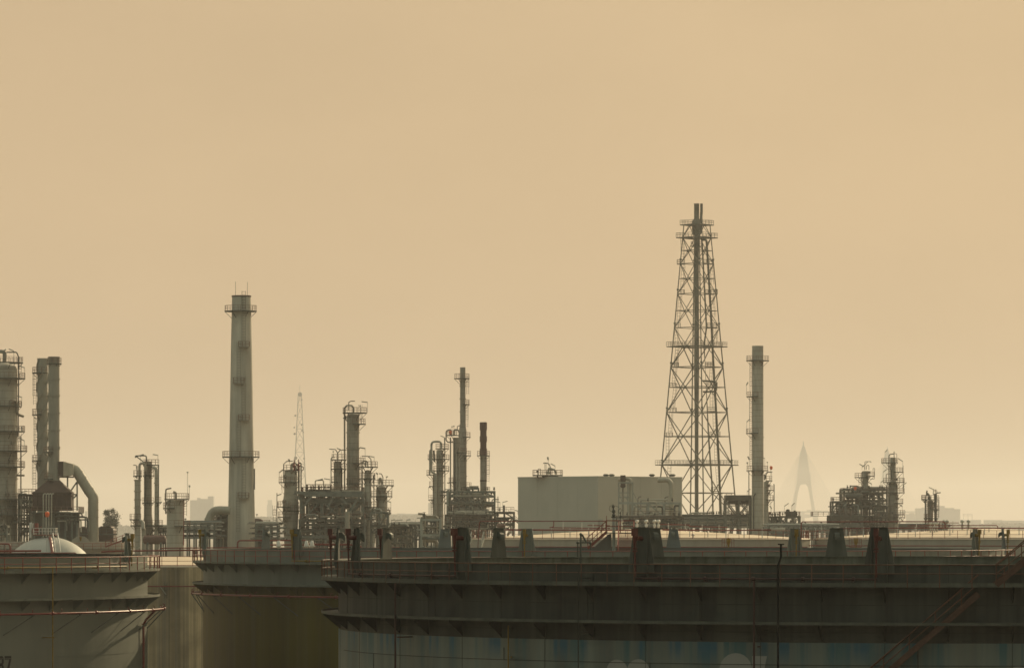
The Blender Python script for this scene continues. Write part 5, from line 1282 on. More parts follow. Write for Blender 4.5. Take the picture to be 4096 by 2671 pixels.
b.add([(x_, y_, hb_ - .25) for x_, y_ in ou] + [(x_, y_, hb_ + .12) for x_, y_ in ou], [(0, 1, 5, 4), (1, 2, 6, 5), (2, 3, 7, 6), (3, 0, 4, 7), (4, 5, 6, 7), (3, 2, 1, 0)]); b.build('roof', 'box_wall', bl)
b = MB()
for (p, q) in ((pl_[3], pl_[0]), (pl_[0], pl_[1])):
    dv = Vector((q[0] - p[0], q[1] - p[1])); nv = Vector((dv.y, -dv.x)).normalized() * .02
    for i in range(1, 4):
        x_, y_ = p[0] + dv.x * i / 4, p[1] + dv.y * i / 4; b.bar((x_ + nv.x, y_ + nv.y, 1), (x_ + nv.x, y_ + nv.y, hb_ - .3), .045)
    for z in (Z(2013, bd), 12): b.bar((p[0] + nv.x, p[1] + nv.y, z), (q[0] + nv.x, q[1] + nv.y, z), .06)
b.build('sheet_joint', 'box_wall', bl)
for px in (2447, 2608, 2424, 2690):
    MB().lathe(X(px, bd + 9), bd + 9, [(.35, hb_ + .75), (.75, hb_ + .6), (.75, hb_ + .4), (.4, hb_ + .1)], 12).build('roof_cowl', 'steel_dark', bl)
MB().box(X(2398, bd) , X(2411, bd), bd - .8, bd + 1.5, 0, Z(2076, bd)).build('door_shaft', 'steel_pale', bl)
# roof machine
rd = bd + 14
ru = thing('roof_unit', 'dark ventilation unit with railing on top of the windowless building', 'roof unit', (X(EE.x(575), rd), rd, hb_))
def PEE(a, c, d=rd): return (X(EE.x(a), d), d, Z(EE.y(c), d))
zf0 = Z(EE.y(293), rd)
b = MB().box(X(EE.x(388), rd), X(EE.x(745), rd), rd - 2.5, rd + 2.5, zf0 - .3, zf0); p = b.build('platform', 'steel_dark', ru)
MB().rail([(X(EE.x(390), rd), rd - 2.5, zf0), (X(EE.x(743), rd), rd - 2.5, zf0), (X(EE.x(743), rd), rd + 2.5, zf0), (X(EE.x(390), rd), rd + 2.5, zf0)], 1.15, True, 1.15, .05).build('platform_rail', 'rail_faded', p)
b = MB()
for q in (440, 500, 640, 690): b.bar(PEE(q, 296), PEE(q + (15 if q < 560 else -15), 330), .4)
b.box(X(EE.x(500), rd), X(EE.x(690), rd), rd - 1.5, rd + 1.5, Z(EE.y(325), rd), zf0 - .31); b.build('skid', 'steel_dark', ru)
b = MB().tube([PEE(572, 285), PEE(572, 255)], S(24 / EE.k, rd), 14); b.tube([PEE(575, 255), PEE(580, 210), PEE(620, 225), PEE(655, 235), PEE(665, 285)], S(13 / EE.k, rd), 12, rad=1.0); b.build('fan_housing', 'duct', ru)
b = MB().tube([PEE(600, 290), PEE(598, 200), PEE(585, 165), PEE(560, 152), PEE(520, 150), PEE(518, 160)], S(6 / EE.k, rd), 8, rad=.8); b.build('vent_pipe', 'steel_dark', ru)
b = MB().bar(PEE(533, 290), PEE(533, 150), .09); b.bar(PEE(550, 290), PEE(550, 150), .09)
for k in range(8): b.bar(PEE(533, 160 + k * 16), PEE(550, 160 + k * 16), .07)
b.build('ladder', 'steel_dark', ru)
MB().box(PEE(432, 0)[0], PEE(452, 0)[0], rd - 1, rd, PEE(0, 262)[2], PEE(0, 235)[2]).build('control_box', 'steel_dark', ru)
MB().tube([PEE(455, 290), PEE(455, 222), PEE(480, 222), PEE(482, 290)], .12, 6).build('pipe', 'steel_dark', ru)
lamp_part(ru, EE.x(574), EE.y(200), EE.y(115), rd, -7 / EE.k, -35 / EE.k); lamp_part(ru, EE.x(655), EE.y(280), EE.y(188), rd, -50 / EE.k, -28 / EE.k)
# ducts and pipe frame on the lit face
ed = 1036
def PF(a, c, d=ed): return (X(EE.x(a), d), d, Z(EE.y(c), d))
bw = thing('blower', 'rust brown blower box with elbow duct on a frame against the grey building', 'blower', (X(EE.x(1465), ed), ed, 0))
b = MB().box(PF(1433, 0)[0], PF(1492, 0)[0], ed - 1.5, ed + 1.5, PF(0, 375)[2], PF(0, 298)[2]); b.box(PF(1437, 0)[0], PF(1490, 0)[0], ed - 1.3, ed + 1.3, PF(0, 420)[2], PF(0, 396)[2]); b.tube([PF(1463, 418), PF(1463, 445)], .8, 12, r1=.45); b.build('blower_box', 'brown', bw)
MB().tube([PF(1463, 440), PF(1463, 1000)], S(12 / EE.k, ed), 10).build('down_pipe', 'insul_dark', bw)
MB().tube([PF(1420, 352, ed + 4), PF(1440, 345, ed + 2.5), PF(1500, 342), PF(1552, 345), PF(1555, 420), PF(1553, 1000)], S(20 / EE.k, ed), 16, rad=1.6).build('elbow_duct', 'duct', bw)
b = MB()
for q in (1412, 1522, 1580): b.bar(PF(q, 380), (PF(q, 0)[0], ed, 0), .28)
for q in (388, 505, 560): b.bar(PF(1412, q), PF(1580, q), .25)
b.bar(PF(1412, 480), PF(1440, 420), .15); b.bar(PF(1480, 540), PF(1522, 600), .15); b.bar(PF(1582, 500), PF(1640, 610), .18); b.bar(PF(1412, 500), PF(1450, 610), .14)
b.box(PF(1410, 0)[0], PF(1575, 0)[0], ed - 1.2, ed + 1.2, PF(0, 396)[2], PF(0, 380)[2]); b.build('support_frame', 'steel_pale', bw)
MB().tube([PF(1895, 358, ed + 9), PF(1900, 358, ed + 5), PF(1905, 357), PF(2000, 352), PF(2038, 400), PF(2038, 480), (PF(2038, 0)[0], ed, 0)], S(30 / EE.k, ed), 20, rad=2.6).build('wall_duct', 'duct', None, None, (PF(2038, 0)[0], ed, 0))
o = bpy.data.objects['wall_duct']; tag(o, 'thick round duct bending out of the grey building wall near its right corner', 'duct')
for px, ln in ((1638, 40), (1958, 40)):
    x_ = PF(px, 0)[0]
    o = MB().tube([(x_, ed - 3, 0), (x_, ed - 3, PF(0, 570)[2]), (PF(px + 12, 0)[0], ed - 3, PF(0, 556)[2]), (PF(px + ln, 0)[0], ed - 3, PF(0, 552)[2])], S(8 / EE.k, ed), 10, rad=.8).build('vent_pipe', 'insul_dark', None, None, (x_, ed - 3, 0))
    tag(o, 'gooseneck vent in front of the grey building, ' + ('nearer the blower frame' if px < 1700 else 'nearer the thick wall duct'), 'vent', 'gooseneck vents')
frame('pale frame of pipes before the lit face of the grey building', EE.x(1580), EE.x(2140), [EE.y(v) for v in (630, 795, 900)], ed - 6, 4, 3, 'steel_pale', decks=(1,), rails=(1,), brace=((0, 0, '\\'), (1, 0, '\\')), npipe=10, nvert=8, nval=8, seed=71, w=.42)
b = MB().bar(PF(1405, 628, ed - 6.2), PF(1580, 628, ed - 6.2), .55); o = b.build('crane_beam', 'steel_pale', None, None, PF(1490, 628, ed - 6.2)); tag(o, 'pale beam linking the blower frame to the pale pipe frame', 'beam')
frame('low green pump frame below the pale pipe frame', EE.x(1390), EE.x(2180), [EE.y(v) for v in (800, 850, 900)], ed - 12, 5, 5, 'steel_green', decks=(0, 1), rails=(1,), brace=(), npipe=14, nvert=10, nval=10, seed=72, w=.3)

# ---- flare derrick
dd_ = 1300; dx0 = X(G7.x(384), dd_)
dk = thing('flare_derrick', 'tall lattice flare derrick with platforms and twin flare tips', 'flare tower', (dx0, dd_, 0))
lev6 = [255, 365, 480, 592, 722, 852, 998, 1143, 1303, 1483]; lev7 = [275, 460, 638, 845, 1055, 1240]
zl = [Z(G6.y(v), dd_) for v in lev6] + [Z(G7.y(v), dd_) for v in lev7]
ztop, zlow = zl[0], Z(G7.y(845), dd_)
htop, hlow = S(113 / 2.155, dd_), S(261 / 1.848, dd_)
def half(z): return htop + (hlow - htop) * (ztop - z) / (ztop - zlow)
ph = math.atan2(32, 261)
def leg(k, z):
    r = math.hypot(half(z), half(z) * 32 / 261); a = PI + ph + k * PI / 2
    return (dx0 + r * cos(a), dd_ + r * sin(a), z)
for k in range(4):
    b = MB().tube([leg(k, 0), leg(k, zl[8]), leg(k, ztop)], .23, 8, r1=.15)
    for z in zl[3::2]: b.ball(leg(k, z + 1.3), .4, 8)
    b.build('leg', 'derrick', dk)
def mid(a, c): return tuple((p + q) / 2 for p, q in zip(a, c))
for i in range(len(zl) - 1):
    z1, z0 = zl[i], zl[i + 1]
    b = MB(); w_ = .165 if i < 8 else .23
    for k in range(4):
        b.bar(leg(k, z1), leg((k + 1) % 4, z1), w_ * 1.15)
        ctr_level = (i % 2 == 1)      # panel pair: centre nodes on the lower level of an odd panel
        if i >= 1:
            if ctr_level:
                m_ = mid(leg(k, z0), leg((k + 1) % 4, z0)); b.bar(leg(k, z1), m_, w_); b.bar(leg((k + 1) % 4, z1), m_, w_)
            else:
                m_ = mid(leg(k, z1), leg((k + 1) % 4, z1)); b.bar(leg(k, z0), m_, w_); b.bar(leg((k + 1) % 4, z0), m_, w_)
            if ctr_level: b.ball(m_, .4, 8)
        else:
            m_ = mid(leg(k, z1), leg((k + 1) % 4, z1)); b.bar(leg(k, z0), m_, w_); b.bar(leg((k + 1) % 4, z0), m_, w_)
    b.build('bracing', 'derrick', dk)
b = MB()
for k in range(4): b.bar(leg(k, 0), leg((k + 1) % 4, zl[-1]), .22); b.bar(leg(k, zl[-1]), leg((k + 1) % 4, 0), .22)
b.build('bracing', 'derrick', dk)
for z, hp in ((zl[0], 147 / 2.155), (zl[1], 181 / 2.155), (zl[8], 265 / 2.155), (Z(G7.y(845), dd_), 310 / 1.848)):
    r = S(hp, dd_) * 1.007; c = [(dx0 + r * cos(PI + ph + k * PI / 2), dd_ + r * sin(PI + ph + k * PI / 2), z) for k in range(4)]
    ri = r - 2.2; ci = [(dx0 + ri * cos(PI + ph + k * PI / 2), dd_ + ri * sin(PI + ph + k * PI / 2), z) for k in range(4)]
    b = MB()
    for k in range(4): b.solid([c[k], c[(k + 1) % 4], ci[(k + 1) % 4], ci[k]], (0, 0, -.3))
    p = b.build('platform', 'derrick', dk); MB().rail(c, 1.25, True, 1.5, .05).build('platform_rail', 'derrick', p)
xs_ = X(G6.x(445), dd_)
b = MB().lathe(xs_, dd_, [(S(q / 2.155, dd_), Z(G6.y(y), dd_)) for q, y in ((24, 75), (24, 80), (22, 82), (22, 195), (23, 205), (38, 225), (40, 300), (30, 335), (20, 350), (20, 900), (22, 1500))] + [(S(14 / 1.848, dd_), Z(G7.y(600), dd_)), (S(14 / 1.848, dd_), 0)], 20)
b.build('flare_stack', 'derrick', dk)
b = MB().tube([(X(G6.x(487), dd_), dd_, Z(G6.y(75), dd_)), (X(G6.x(487), dd_), dd_, Z(G6.y(140), dd_)), (X(G6.x(484), dd_), dd_, Z(G6.y(190), dd_)), (X(G6.x(484), dd_), dd_, Z(G6.y(330), dd_))], S(12 / 2.155, dd_), 12); b.build('flare_tip', 'derrick', dk)
b = MB().ring(xs_, dd_, S(20 / 2.155, dd_), S(50 / 2.155, dd_), Z(G6.y(445), dd_), Z(G6.y(440), dd_)); p = b.build('rest_platform', 'derrick', dk)
MB().rail([(xs_ + S(50 / 2.155, dd_) * cos(a * PI / 6), dd_ + S(50 / 2.155, dd_) * sin(a * PI / 6), Z(G6.y(440), dd_)) for a in range(12)], 1.2, True, 1.0, .045).build('platform_rail', 'derrick', p)
def P6(a, c, dd=0): return (X(G6.x(a), dd_ + dd), dd_ + dd, Z(G6.y(c), dd_ + dd))
def P7(a, c, dd=0): return (X(G7.x(a), dd_ + dd), dd_ + dd, Z(G7.y(c), dd_ + dd))
MB().tube([P6(490, 370, -2), P6(530, 1143, -2), P6(508, 1300, -2), P6(520, 1483, -2), P7(440, 10, -2), P7(470, 640, -2), P7(500, 1060, -2), (P7(510, 0)[0], dd_ - 2, 0)], .26, 8).build('riser', 'derrick', dk)
MB().tube([P6(495, 385, 1), P6(530, 388, 1), P6(545, 620, 1), P6(575, 1143, 1), P7(500, 0, 1), P7(545, 800, 1), P7(560, 1230, 1), (P7(565, 0)[0], dd_ + 1, 0)], .36, 8, rad=1).build('riser', 'derrick', dk)
MB().tube([P7(425, 227, -1.5), P7(528, 230, -1.5), P7(527, 306, -1.5), P7(428, 308, -1.5)], .28, 6, rad=.8).build('riser_loop', 'derrick', dk)
for u0, u1 in ((P6(318, 370, 1.5), P6(322, 560, 1.5)), (P6(325, 600, 1.5), P6(318, 800, 1.5)), (P6(300, 850, 1.5), P6(285, 1100, 1.5)), (P6(265, 1150, 1.5), P6(272, 1290, 1.5)), (P6(275, 1310, 1.5), P6(262, 1480, 1.5)), (P7(235, 0, 1.5), P7(208, 250, 1.5)), (P7(225, 250, 1.5), P7(200, 440, 1.5)), (P7(190, 460, 1.5), P7(182, 620, 1.5)), (P7(165, 640, 1.5), P7(165, 830, 1.5)), (P7(180, 850, 1.5), P7(172, 940, 1.5)),
               (P6(572, 600, .5), P6(582, 770, .5)), (P6(575, 860, .5), P6(590, 1050, .5)), (P6(600, 1150, .5), P6(610, 1290, .5)), (P7(490, 120, .5), P7(485, 220, .5)), (P7(490, 300, .5), P7(490, 430, .5)), (P7(510, 460, .5), P7(515, 610, .5)), (P7(520, 660, .5), P7(525, 820, .5)), (P7(530, 860, .5), P7(545, 1040, .5)), (P7(555, 1060, .5), P7(560, 1230, .5))):
    b = MB(); u0, u1 = Vector(u0), Vector(u1); e_ = Vector((.38, 0, 0))
    for k in (-1, 1): b.bar(u0 + e_ * k, u1 + e_ * k, .09)
    b.bar(u0 + e_ * 1.9, u1 + e_ * 1.9, .07)
    n = int((u1 - u0).length / .9)
    for i in range(n): q = u0 + (u1 - u0) * (i / max(1, n)); b.bar(q - e_, q + e_ * 1.9, .07)
    b.build('ladder', 'derrick', dk)
for cr, a0, a1, y in ((G6, 278, 342, 592), (G6, 285, 340, 850), (G6, 262, 305, 1138), (G6, 235, 290, 1478), (G7, 180, 230, 272), (G7, 185, 232, 455), (G7, 155, 205, 638), (G6, 503, 585, 590), (G6, 520, 625, 850), (G6, 535, 620, 1138), (G6, 520, 585, 1475), (G7, 445, 500, 120), (G7, 460, 535, 268), (G7, 460, 525, 450), (G7, 480, 555, 632), (G7, 490, 560, 1040)):
    z = Z(cr.y(y), dd_); b = MB().box(X(cr.x(a0), dd_), X(cr.x(a1), dd_), dd_ - .8, dd_ + 1.6, z - .2, z); p = b.build('rest_platform', 'derrick', dk)
    MB().rail([(X(cr.x(a0), dd_), dd_ - .8, z), (X(cr.x(a1), dd_), dd_ - .8, z), (X(cr.x(a1), dd_), dd_ + 1.6, z), (X(cr.x(a0), dd_), dd_ + 1.6, z)], 1.2, True, .9, .045).build('platform_rail', 'derrick', p)
# base of derrick
pipe_rack('wide green pipe rack across the foot of the flare derrick', G7.x(275), G7.x(770), [G7.y(v) for v in (1232, 1258, 1285, 1310)], 1180, 8, 9, 81, tiers=9)
frame('dense valve skid behind the wide rack at the derrick foot', G7.x(290), G7.x(590), [G7.y(v) for v in (1222, 1270)], 1200, 7, 6, 'steel_green', decks=(0,), rails=(), brace=(), npipe=14, nvert=12, nval=24, seed=82, w=.3)
ac = frame('pillared frame under the long dark air cooler next to the grey stack', G8.x(258), G8.x(880), [G8.y(v) for v in (350, 745)], 1165, 8, 2, 'steel_green', decks=(1,), rails=(1,), brace=((1, 0, 'x'), (0, 0, '\\')), npipe=3, nvert=2, nval=8, seed=83, w=.5)
o = thing('air_cooler', 'long dark air cooler box on pillars next to the grey stack', 'air cooler', (X(G8.x(570), 1164), 1164, Z(G8.y(345), 1164)))
MB().box(X(G8.x(255), 1164), X(G8.x(870), 1164), 1163, 1173, Z(G8.y(340), 1164), Z(G8.y(235), 1164)).build('tube_bundle', 'steel_dark', o)
for q in (450, 560, 670, 780): MB().lathe(X(G8.x(q), 1168), 1168, [(1.0, Z(G8.y(345), 1164)), (1.9, Z(G8.y(400), 1164)), (1.7, Z(G8.y(455), 1164))], 20).build('fan_ring', 'steel_dark', o)
b = MB(); b.rail([(X(G8.x(265), 1163), 1163, Z(G8.y(235), 1163)), (X(G8.x(405), 1163), 1163, Z(G8.y(235), 1163))], .5, step=1.5, r=.05); b.build('top_rail', 'steel_dark', o)
# ---- big grey banded stack on the right of the derrick
V(G7, 'process_stack', 'grey banded stack right of the flare derrick with balconies down its left side', 'stack', 833, 1150, [(-31, 42), (640, 43), (1350, 44)], 'insul', dome=False, n=32,
  plats=[(75, 748, 917), (341, 750, None), (612, 747, None), (887, 750, 911)], rings=[643, 900], ladders=[(785, 90, 320), (782, 350, 580), (785, 620, 860)], pipes=[([(768, 1300), (768, 890)], 3.5, 'steel_dark', 0), ([(800, 1320), (800, 1080), (815, 1060)], 5, 'steel_dark'), ([(780, 1340), (780, 1110)], 4, 'steel_dark', 0)],
  lamps=[(750, 330, 258, 12, -22), (752, 605, 530, 26, -22), (770, 880, 808, -10, -24), (757, 880, 840, -2, -12), (885, 880, 800, -36, -14), (755, 1080, 1045, 24, -20)])
V(G7, 'process_column', 'shorter column tucked behind the right side of the grey banded stack', 'column', 895, 1158, [(975, 17), (1350, 18)], 'insul',
  plats=[(962, None, 941), (1032, None, 956), (1103, None, 953)], pipes=[([(893, 950), (895, 915), (910, 900), (937, 900)], 4, 'steel_dark', 0), ([(955, 1310), (955, 992), (948, 992)], 3, 'steel_dark', 0), ([(885, 960), (885, 920)], 6, 'steel_dark', 0)], holes=[(908, 1000, 11), (908, 1058, 9)], lamps=[(936, 960, 900, 0, -2), (937, 1190, 1170, -16, -20), (905, 870, 830, -2, -4)])
windsock(3083, 1870, 1152, 'small orange windsock by the column behind the grey banded stack')
o = thing('equipment_hut', 'small red equipment hut on legs at the foot of the grey stack', 'hut', (X(G8.x(1320), 1150), 1150, 0))
MB().box(X(G8.x(1285), 1150), X(G8.x(1340), 1150), 1149, 1151, Z(G8.y(700), 1150), Z(G8.y(632), 1150)).build('cabin', 'brown_stack', o)
for q in (1290, 1335): MB().bar((X(G8.x(q), 1150), 1150, 0), (X(G8.x(q), 1150), 1150, Z(G8.y(700), 1150)), .3).build('leg', 'steel_dark', o)
frame('narrow braced platform between the grey stack and the small air cooler', G8.x(1290), G8.x(1560), [G8.y(v) for v in (765, 930, 1000)], 1160, 5, 3, 'steel_green', decks=(0,), rails=(0,), brace=((0, 0, 'v'), (1, 0, 'x'), (2, 0, '/')), npipe=8, nvert=6, nval=6, seed=85, w=.4)
frame('braced table frame with railings under the small air cooler', G8.x(1560), G8.x(2030), [G8.y(v) for v in (755, 930, 990)], 1158, 6, 3, 'steel_green', decks=(0,), rails=(0,), brace=((0, 0, 'v'), (2, 0, '/'), (1, 1, 'x')), npipe=10, nvert=6, nval=6, seed=86, w=.4)
o = thing('air_cooler', 'small dark air cooler box with two slanted lamps beside it', 'air cooler', (X(G8.x(1830), 1158), 1160, Z(G8.y(740), 1158)))
MB().box(X(G8.x(1690), 1158), X(G8.x(1965), 1158), 1158, 1163, Z(G8.y(690), 1158), Z(G8.y(622), 1158)).build('tube_bundle', 'steel_dark', o)
MB().box(X(G8.x(1705), 1158), X(G8.x(1950), 1158), 1158.3, 1162.7, Z(G8.y(738), 1158), Z(G8.y(691), 1158)).build('plenum', 'steel_dark', o)
b = MB().tube([(X(G8.x(1720), 1158), 1159, Z(G8.y(622), 1158)), (X(G8.x(1725), 1158), 1159, Z(G8.y(597), 1158)), (X(G8.x(1765), 1158), 1159, Z(G8.y(597), 1158)), (X(G8.x(1770), 1158), 1159, Z(G8.y(622), 1158))], .35, 8, rad=.5); b.tube([(X(G8.x(1910), 1158), 1159, Z(G8.y(622), 1158)), (X(G8.x(1910), 1158), 1159, Z(G8.y(600), 1158))], .35, 8); b.build('header_pipe', 'steel_dark', o)
lamp_part(o, G8.x(1658), G8.y(740), G8.y(500), 1157, 100 / G8.k, -72 / G8.k); lamp_part(o, G8.x(1832), G8.y(625), G8.y(490), 1157, 70 / G8.k, -70 / G8.k)
pipe_rack('low rack of parallel pipes between the small air cooler and the last big unit', H.x(60), H.x(640), [H.y(v) for v in (915, 945, 970)], 1140, 6, 14, 87, tiers=7)
drum('horizontal_vessel', 'pale lying drum half hidden behind the cream roof near the grey stack', G8.x(1310), G8.x(1675), G8.y(1050), 38 / G8.k, 1000, 'insul', z_to=0)
l = thing('lamp_post', 'slanted lamp hanging low by the red pipe right of the small air cooler', 'lamp', (X(H.x(412), 1150), 1150, 0), 'slanted yard lamps'); lamp_part(l, H.x(413), H.y(940), H.y(900), 1150, -48 / H.k, -28 / H.k)
V(H, 'monitor_post', 'stout pale hydrant post rising from the low pipe rack', 'post', 537, 1000, [(935, 7), (985, 9)], 'steel_pale', pipes=[([(537, 935), (535, 905), (540, 885)], 3, 'steel_pale', 0), ([(522, 882), (542, 886)], 4, 'steel_pale', 0)])

# ---- last big unit on the right
V(H2, 'process_column', 'column with T-shaped crown platform rising from the middle of the last big unit', 'column', 662, 1210, [(420, 50), (560, 45), (1400, 45)], 'insul', dome=False,
  plats=[(520, 482, 735), (497, None, 810), (790, 560, 760), (1010, 580, 760)], pipes=[([(652, 400), (652, 268), (750, 265), (750, 285)], 5, 'steel_dark', 0), ([(655, 320), (695, 270)], 4, 'steel_dark', 0), ([(675, 400), (678, 330), (718, 325), (718, 400)], 5, 'steel_dark', 0), ([(810, 490), (810, 375), (785, 375), (785, 420)], 4, 'steel_dark', 0), ([(735, 550), (808, 550), (808, 500)], 4, 'steel_dark', 0), ([(605, 790), (605, 430)], 8, 'steel_dark', 0), ([(718, 780), (718, 660)], 13, 'steel_dark', 0), ([(690, 420), (690, 760)], 6, 'insul_dark')],
  lamps=[(640, 410, 350, -80, -42), (605, 410, 355, 45, -38), (762, 700, 632, -58, -32), (708, 870, 855, 46, -34), (770, 1140, 1130, -70, -46)], holes=[(768, 440, 18), (700, 740, 14)], ladders=[(572, 540, 720)], rings=[850, 920])
V(H2, 'process_column', 'tallest column of the last big unit with five walkways on its right', 'column', 1110, 1215, [(200, 45), (590, 48), (660, 78), (1400, 88)], 'insul', dome=False,
  plats=[(280, 918, 1190), (432, None, 1285), (600, 945, 1300), (770, 1000, 1300), (940, None, 1278), (1125, None, 1290), (1175, None, 1308)],
  pipes=[([(1045, 900), (1045, 170), (1060, 148), (1125, 140)], 9, 'steel_dark', 0), ([(1128, 280), (1128, 100)], 6, 'steel_dark', 0), ([(1172, 280), (1172, 138), (1130, 138)], 4, 'steel_dark', 0), ([(1080, 200), (1080, 560)], 10, 'steel_dark'), ([(1110, 220), (1108, 450), (1105, 600)], 7, 'insul_dark'), ([(1000, 600), (1000, 470), (1110, 462)], 6, 'steel_dark', 0), ([(1015, 600), (1015, 1400)], 7, 'steel_dark', 0), ([(1278, 760), (1278, 330)], 3, 'steel_dark', 0), ([(1305, 1190), (1305, 1062), (1285, 1060)], 4, 'steel_dark', 0), ([(1120, 1000), (1118, 1390)], 6, 'insul_dark')],
  lamps=[(980, 280, 115, 42, -50), (1268, 430, 262, -80, -50), (950, 600, 438, 60, -46), (912, 740, 605, 50, -36), (1290, 760, 658, -20, 40), (1272, 660, 655, 58, -48), (1262, 1100, 1000, -48, -38), (1275, 1240, 1238, -36, -40), (1062, 830, 820, 60, -34)], holes=[(1165, 560, 20), (1170, 870, 20)], ladders=[(1185, 760, 620)], rings=[700, 830, 1010])
fr = frame('multi-storey steel frame packed with pipes in the last big unit', H2.x(310), H2.x(1010), [H2.y(v) for v in (725, 780, 905, 1000, 1165, 1320)], 1205, 14, 5, 'steel_dark', decks=(1, 2, 4), rails=(1,), brace=((0, 2, 'x'), (1, 3, 'x'), (3, 2, 'x'), (4, 3, 'x'), (2, 4, '/'), (4, 1, '\\'), (3, 4, 'x'), (0, 4, '/')), npipe=46, nvert=26, nval=24, seed=91, w=.5)
fr = frame('stepped side decks on struts at the left of the last big unit', H2.x(125), H2.x(330), [H2.y(v) for v in (930, 1120, 1170)], 1200, 8, 2, 'steel_green', decks=(0, 1), rails=(0, 1), brace=((0, 0, '/'), (1, 0, '/'), (0, 2, 'x')), npipe=8, nvert=6, nval=8, seed=92, w=.5)
frame('wide blue-green lower deck on slanted struts under the last big unit', H2.x(90), H2.x(600), [H2.y(v) for v in (1170, 1310)], 1195, 8, 4, 'steel_green', decks=(0,), rails=(0,), brace=((0, 0, 'x'), (2, 0, 'x'), (1, 1, '/'), (3, 0, '/')), npipe=14, nvert=8, nval=8, seed=93, w=.9, over=5)
frame('tangle of braces and lines between the two columns of the last big unit', H2.x(800), H2.x(1000), [H2.y(v) for v in (1000, 1100, 1190, 1300)], 1198, 6, 4, 'steel_dark', decks=(0, 2), rails=(), brace=((0, 0, 'x'), (2, 0, 'x'), (3, 1, 'x'), (1, 2, '/'), (2, 2, 'x')), npipe=16, nvert=12, nval=10, seed=94, w=.35)
drum('horizontal_vessel', 'dark ribbed vessel on the upper floor of the last big unit', H2.x(330), H2.x(615), H2.y(830), 46 / H2.k, 1202, 'steel_dark', legs=False, z_to=Z(H2.y(900), 1202))
drum('horizontal_vessel', 'round grey vessel end on the lower floor of the last big unit', H2.x(300), H2.x(430), H2.y(1090), 55 / H2.k, 1206, 'insul_dark', legs=False, z_to=Z(H2.y(1160), 1206))
for px, y0, y1, dx, dy, lab in ((265, 920, 762, 60, -32, 'slanted lamp at the left end of the last big unit'), (330, 780, 728, 55, -46, 'slanted lamp over the dark ribbed vessel, lower neighbour'), (412, 780, 728, 52, -46, 'slanted lamp beside the orange windsock of the last big unit'), (345, 1000, 960, -40, 30, 'slanted lamp under the dark ribbed vessel')):
    l = thing('lamp_post', lab, 'lamp', (X(H2.x(px), 1199), 1199, 0), 'slanted yard lamps'); lamp_part(l, H2.x(px), H2.y(y0), H2.y(y1), 1199, dx / H2.k, dy / H2.k)
windsock(3419, 1953, 1203, 'orange windsock over the dark ribbed vessel of the last big unit')
windsock(187, 2056, 780, 'bright orange windsock above the white sphere')
windsock(1800, 1730, 1119, 'small red windsock on the pipe-clad column near the thin stack')
# small twin unit
V(H2, 'process_column', 'pale short vessel of the small isolated unit before the hazy blocks', 'column', 1722, 1220, [(915, 45), (1400, 45)], 'insul_dark', plats=[(882, 1572, 1858)], pipes=[([(1720, 880), (1690, 800), (1660, 780)], 18, 'insul_dark', 0), ([(1660, 830), (1660, 770), (1668, 738)], 12, 'steel_dark', 0), ([(1690, 880), (1700, 820)], 12, 'steel_dark', 0), ([(1770, 930), (1785, 1000), (1755, 1040)], 12, 'insul', 0)], lamps=[(1775, 800, 722, -78, -34)])
V(H2, 'process_column', 'dark straight pipe column on the right of the small isolated unit', 'column', 1805, 1218, [(795, 22), (1400, 22)], 'steel_dark', dome=False, plats=[(790, 1762, 1828), (1040, 1735, 1858), (1188, 1630, 1852)], pipes=[([(1765, 790), (1768, 738), (1828, 738), (1828, 790)], 4, 'steel_dark', 0), ([(1815, 780), (1888, 772)], 9, 'steel_dark', 0), ([(1850, 1185), (1850, 900)], 3, 'steel_dark', 0)], ladders=[(1842, 890, 1180)])
V(H2, 'process_column', 'slim dark pipe column on the left of the small isolated unit', 'column', 1640, 1218, [(885, 12), (1400, 12)], 'steel_dark', dome=False, plats=[(878, 1572, 1680), (1185, 1610, 1680)], pipes=[([(1665, 1380), (1665, 960)], 6, 'steel_green', 0)], ladders=[(1660, 900, 1180)])
pipe_rack('low pipe rack on the skyline between last big unit and cream roof', H2.x(1200), H2.x(2000), [H2.y(v) for v in (1318, 1345, 1372)], 1230, 5, 9, 95, tiers=5)

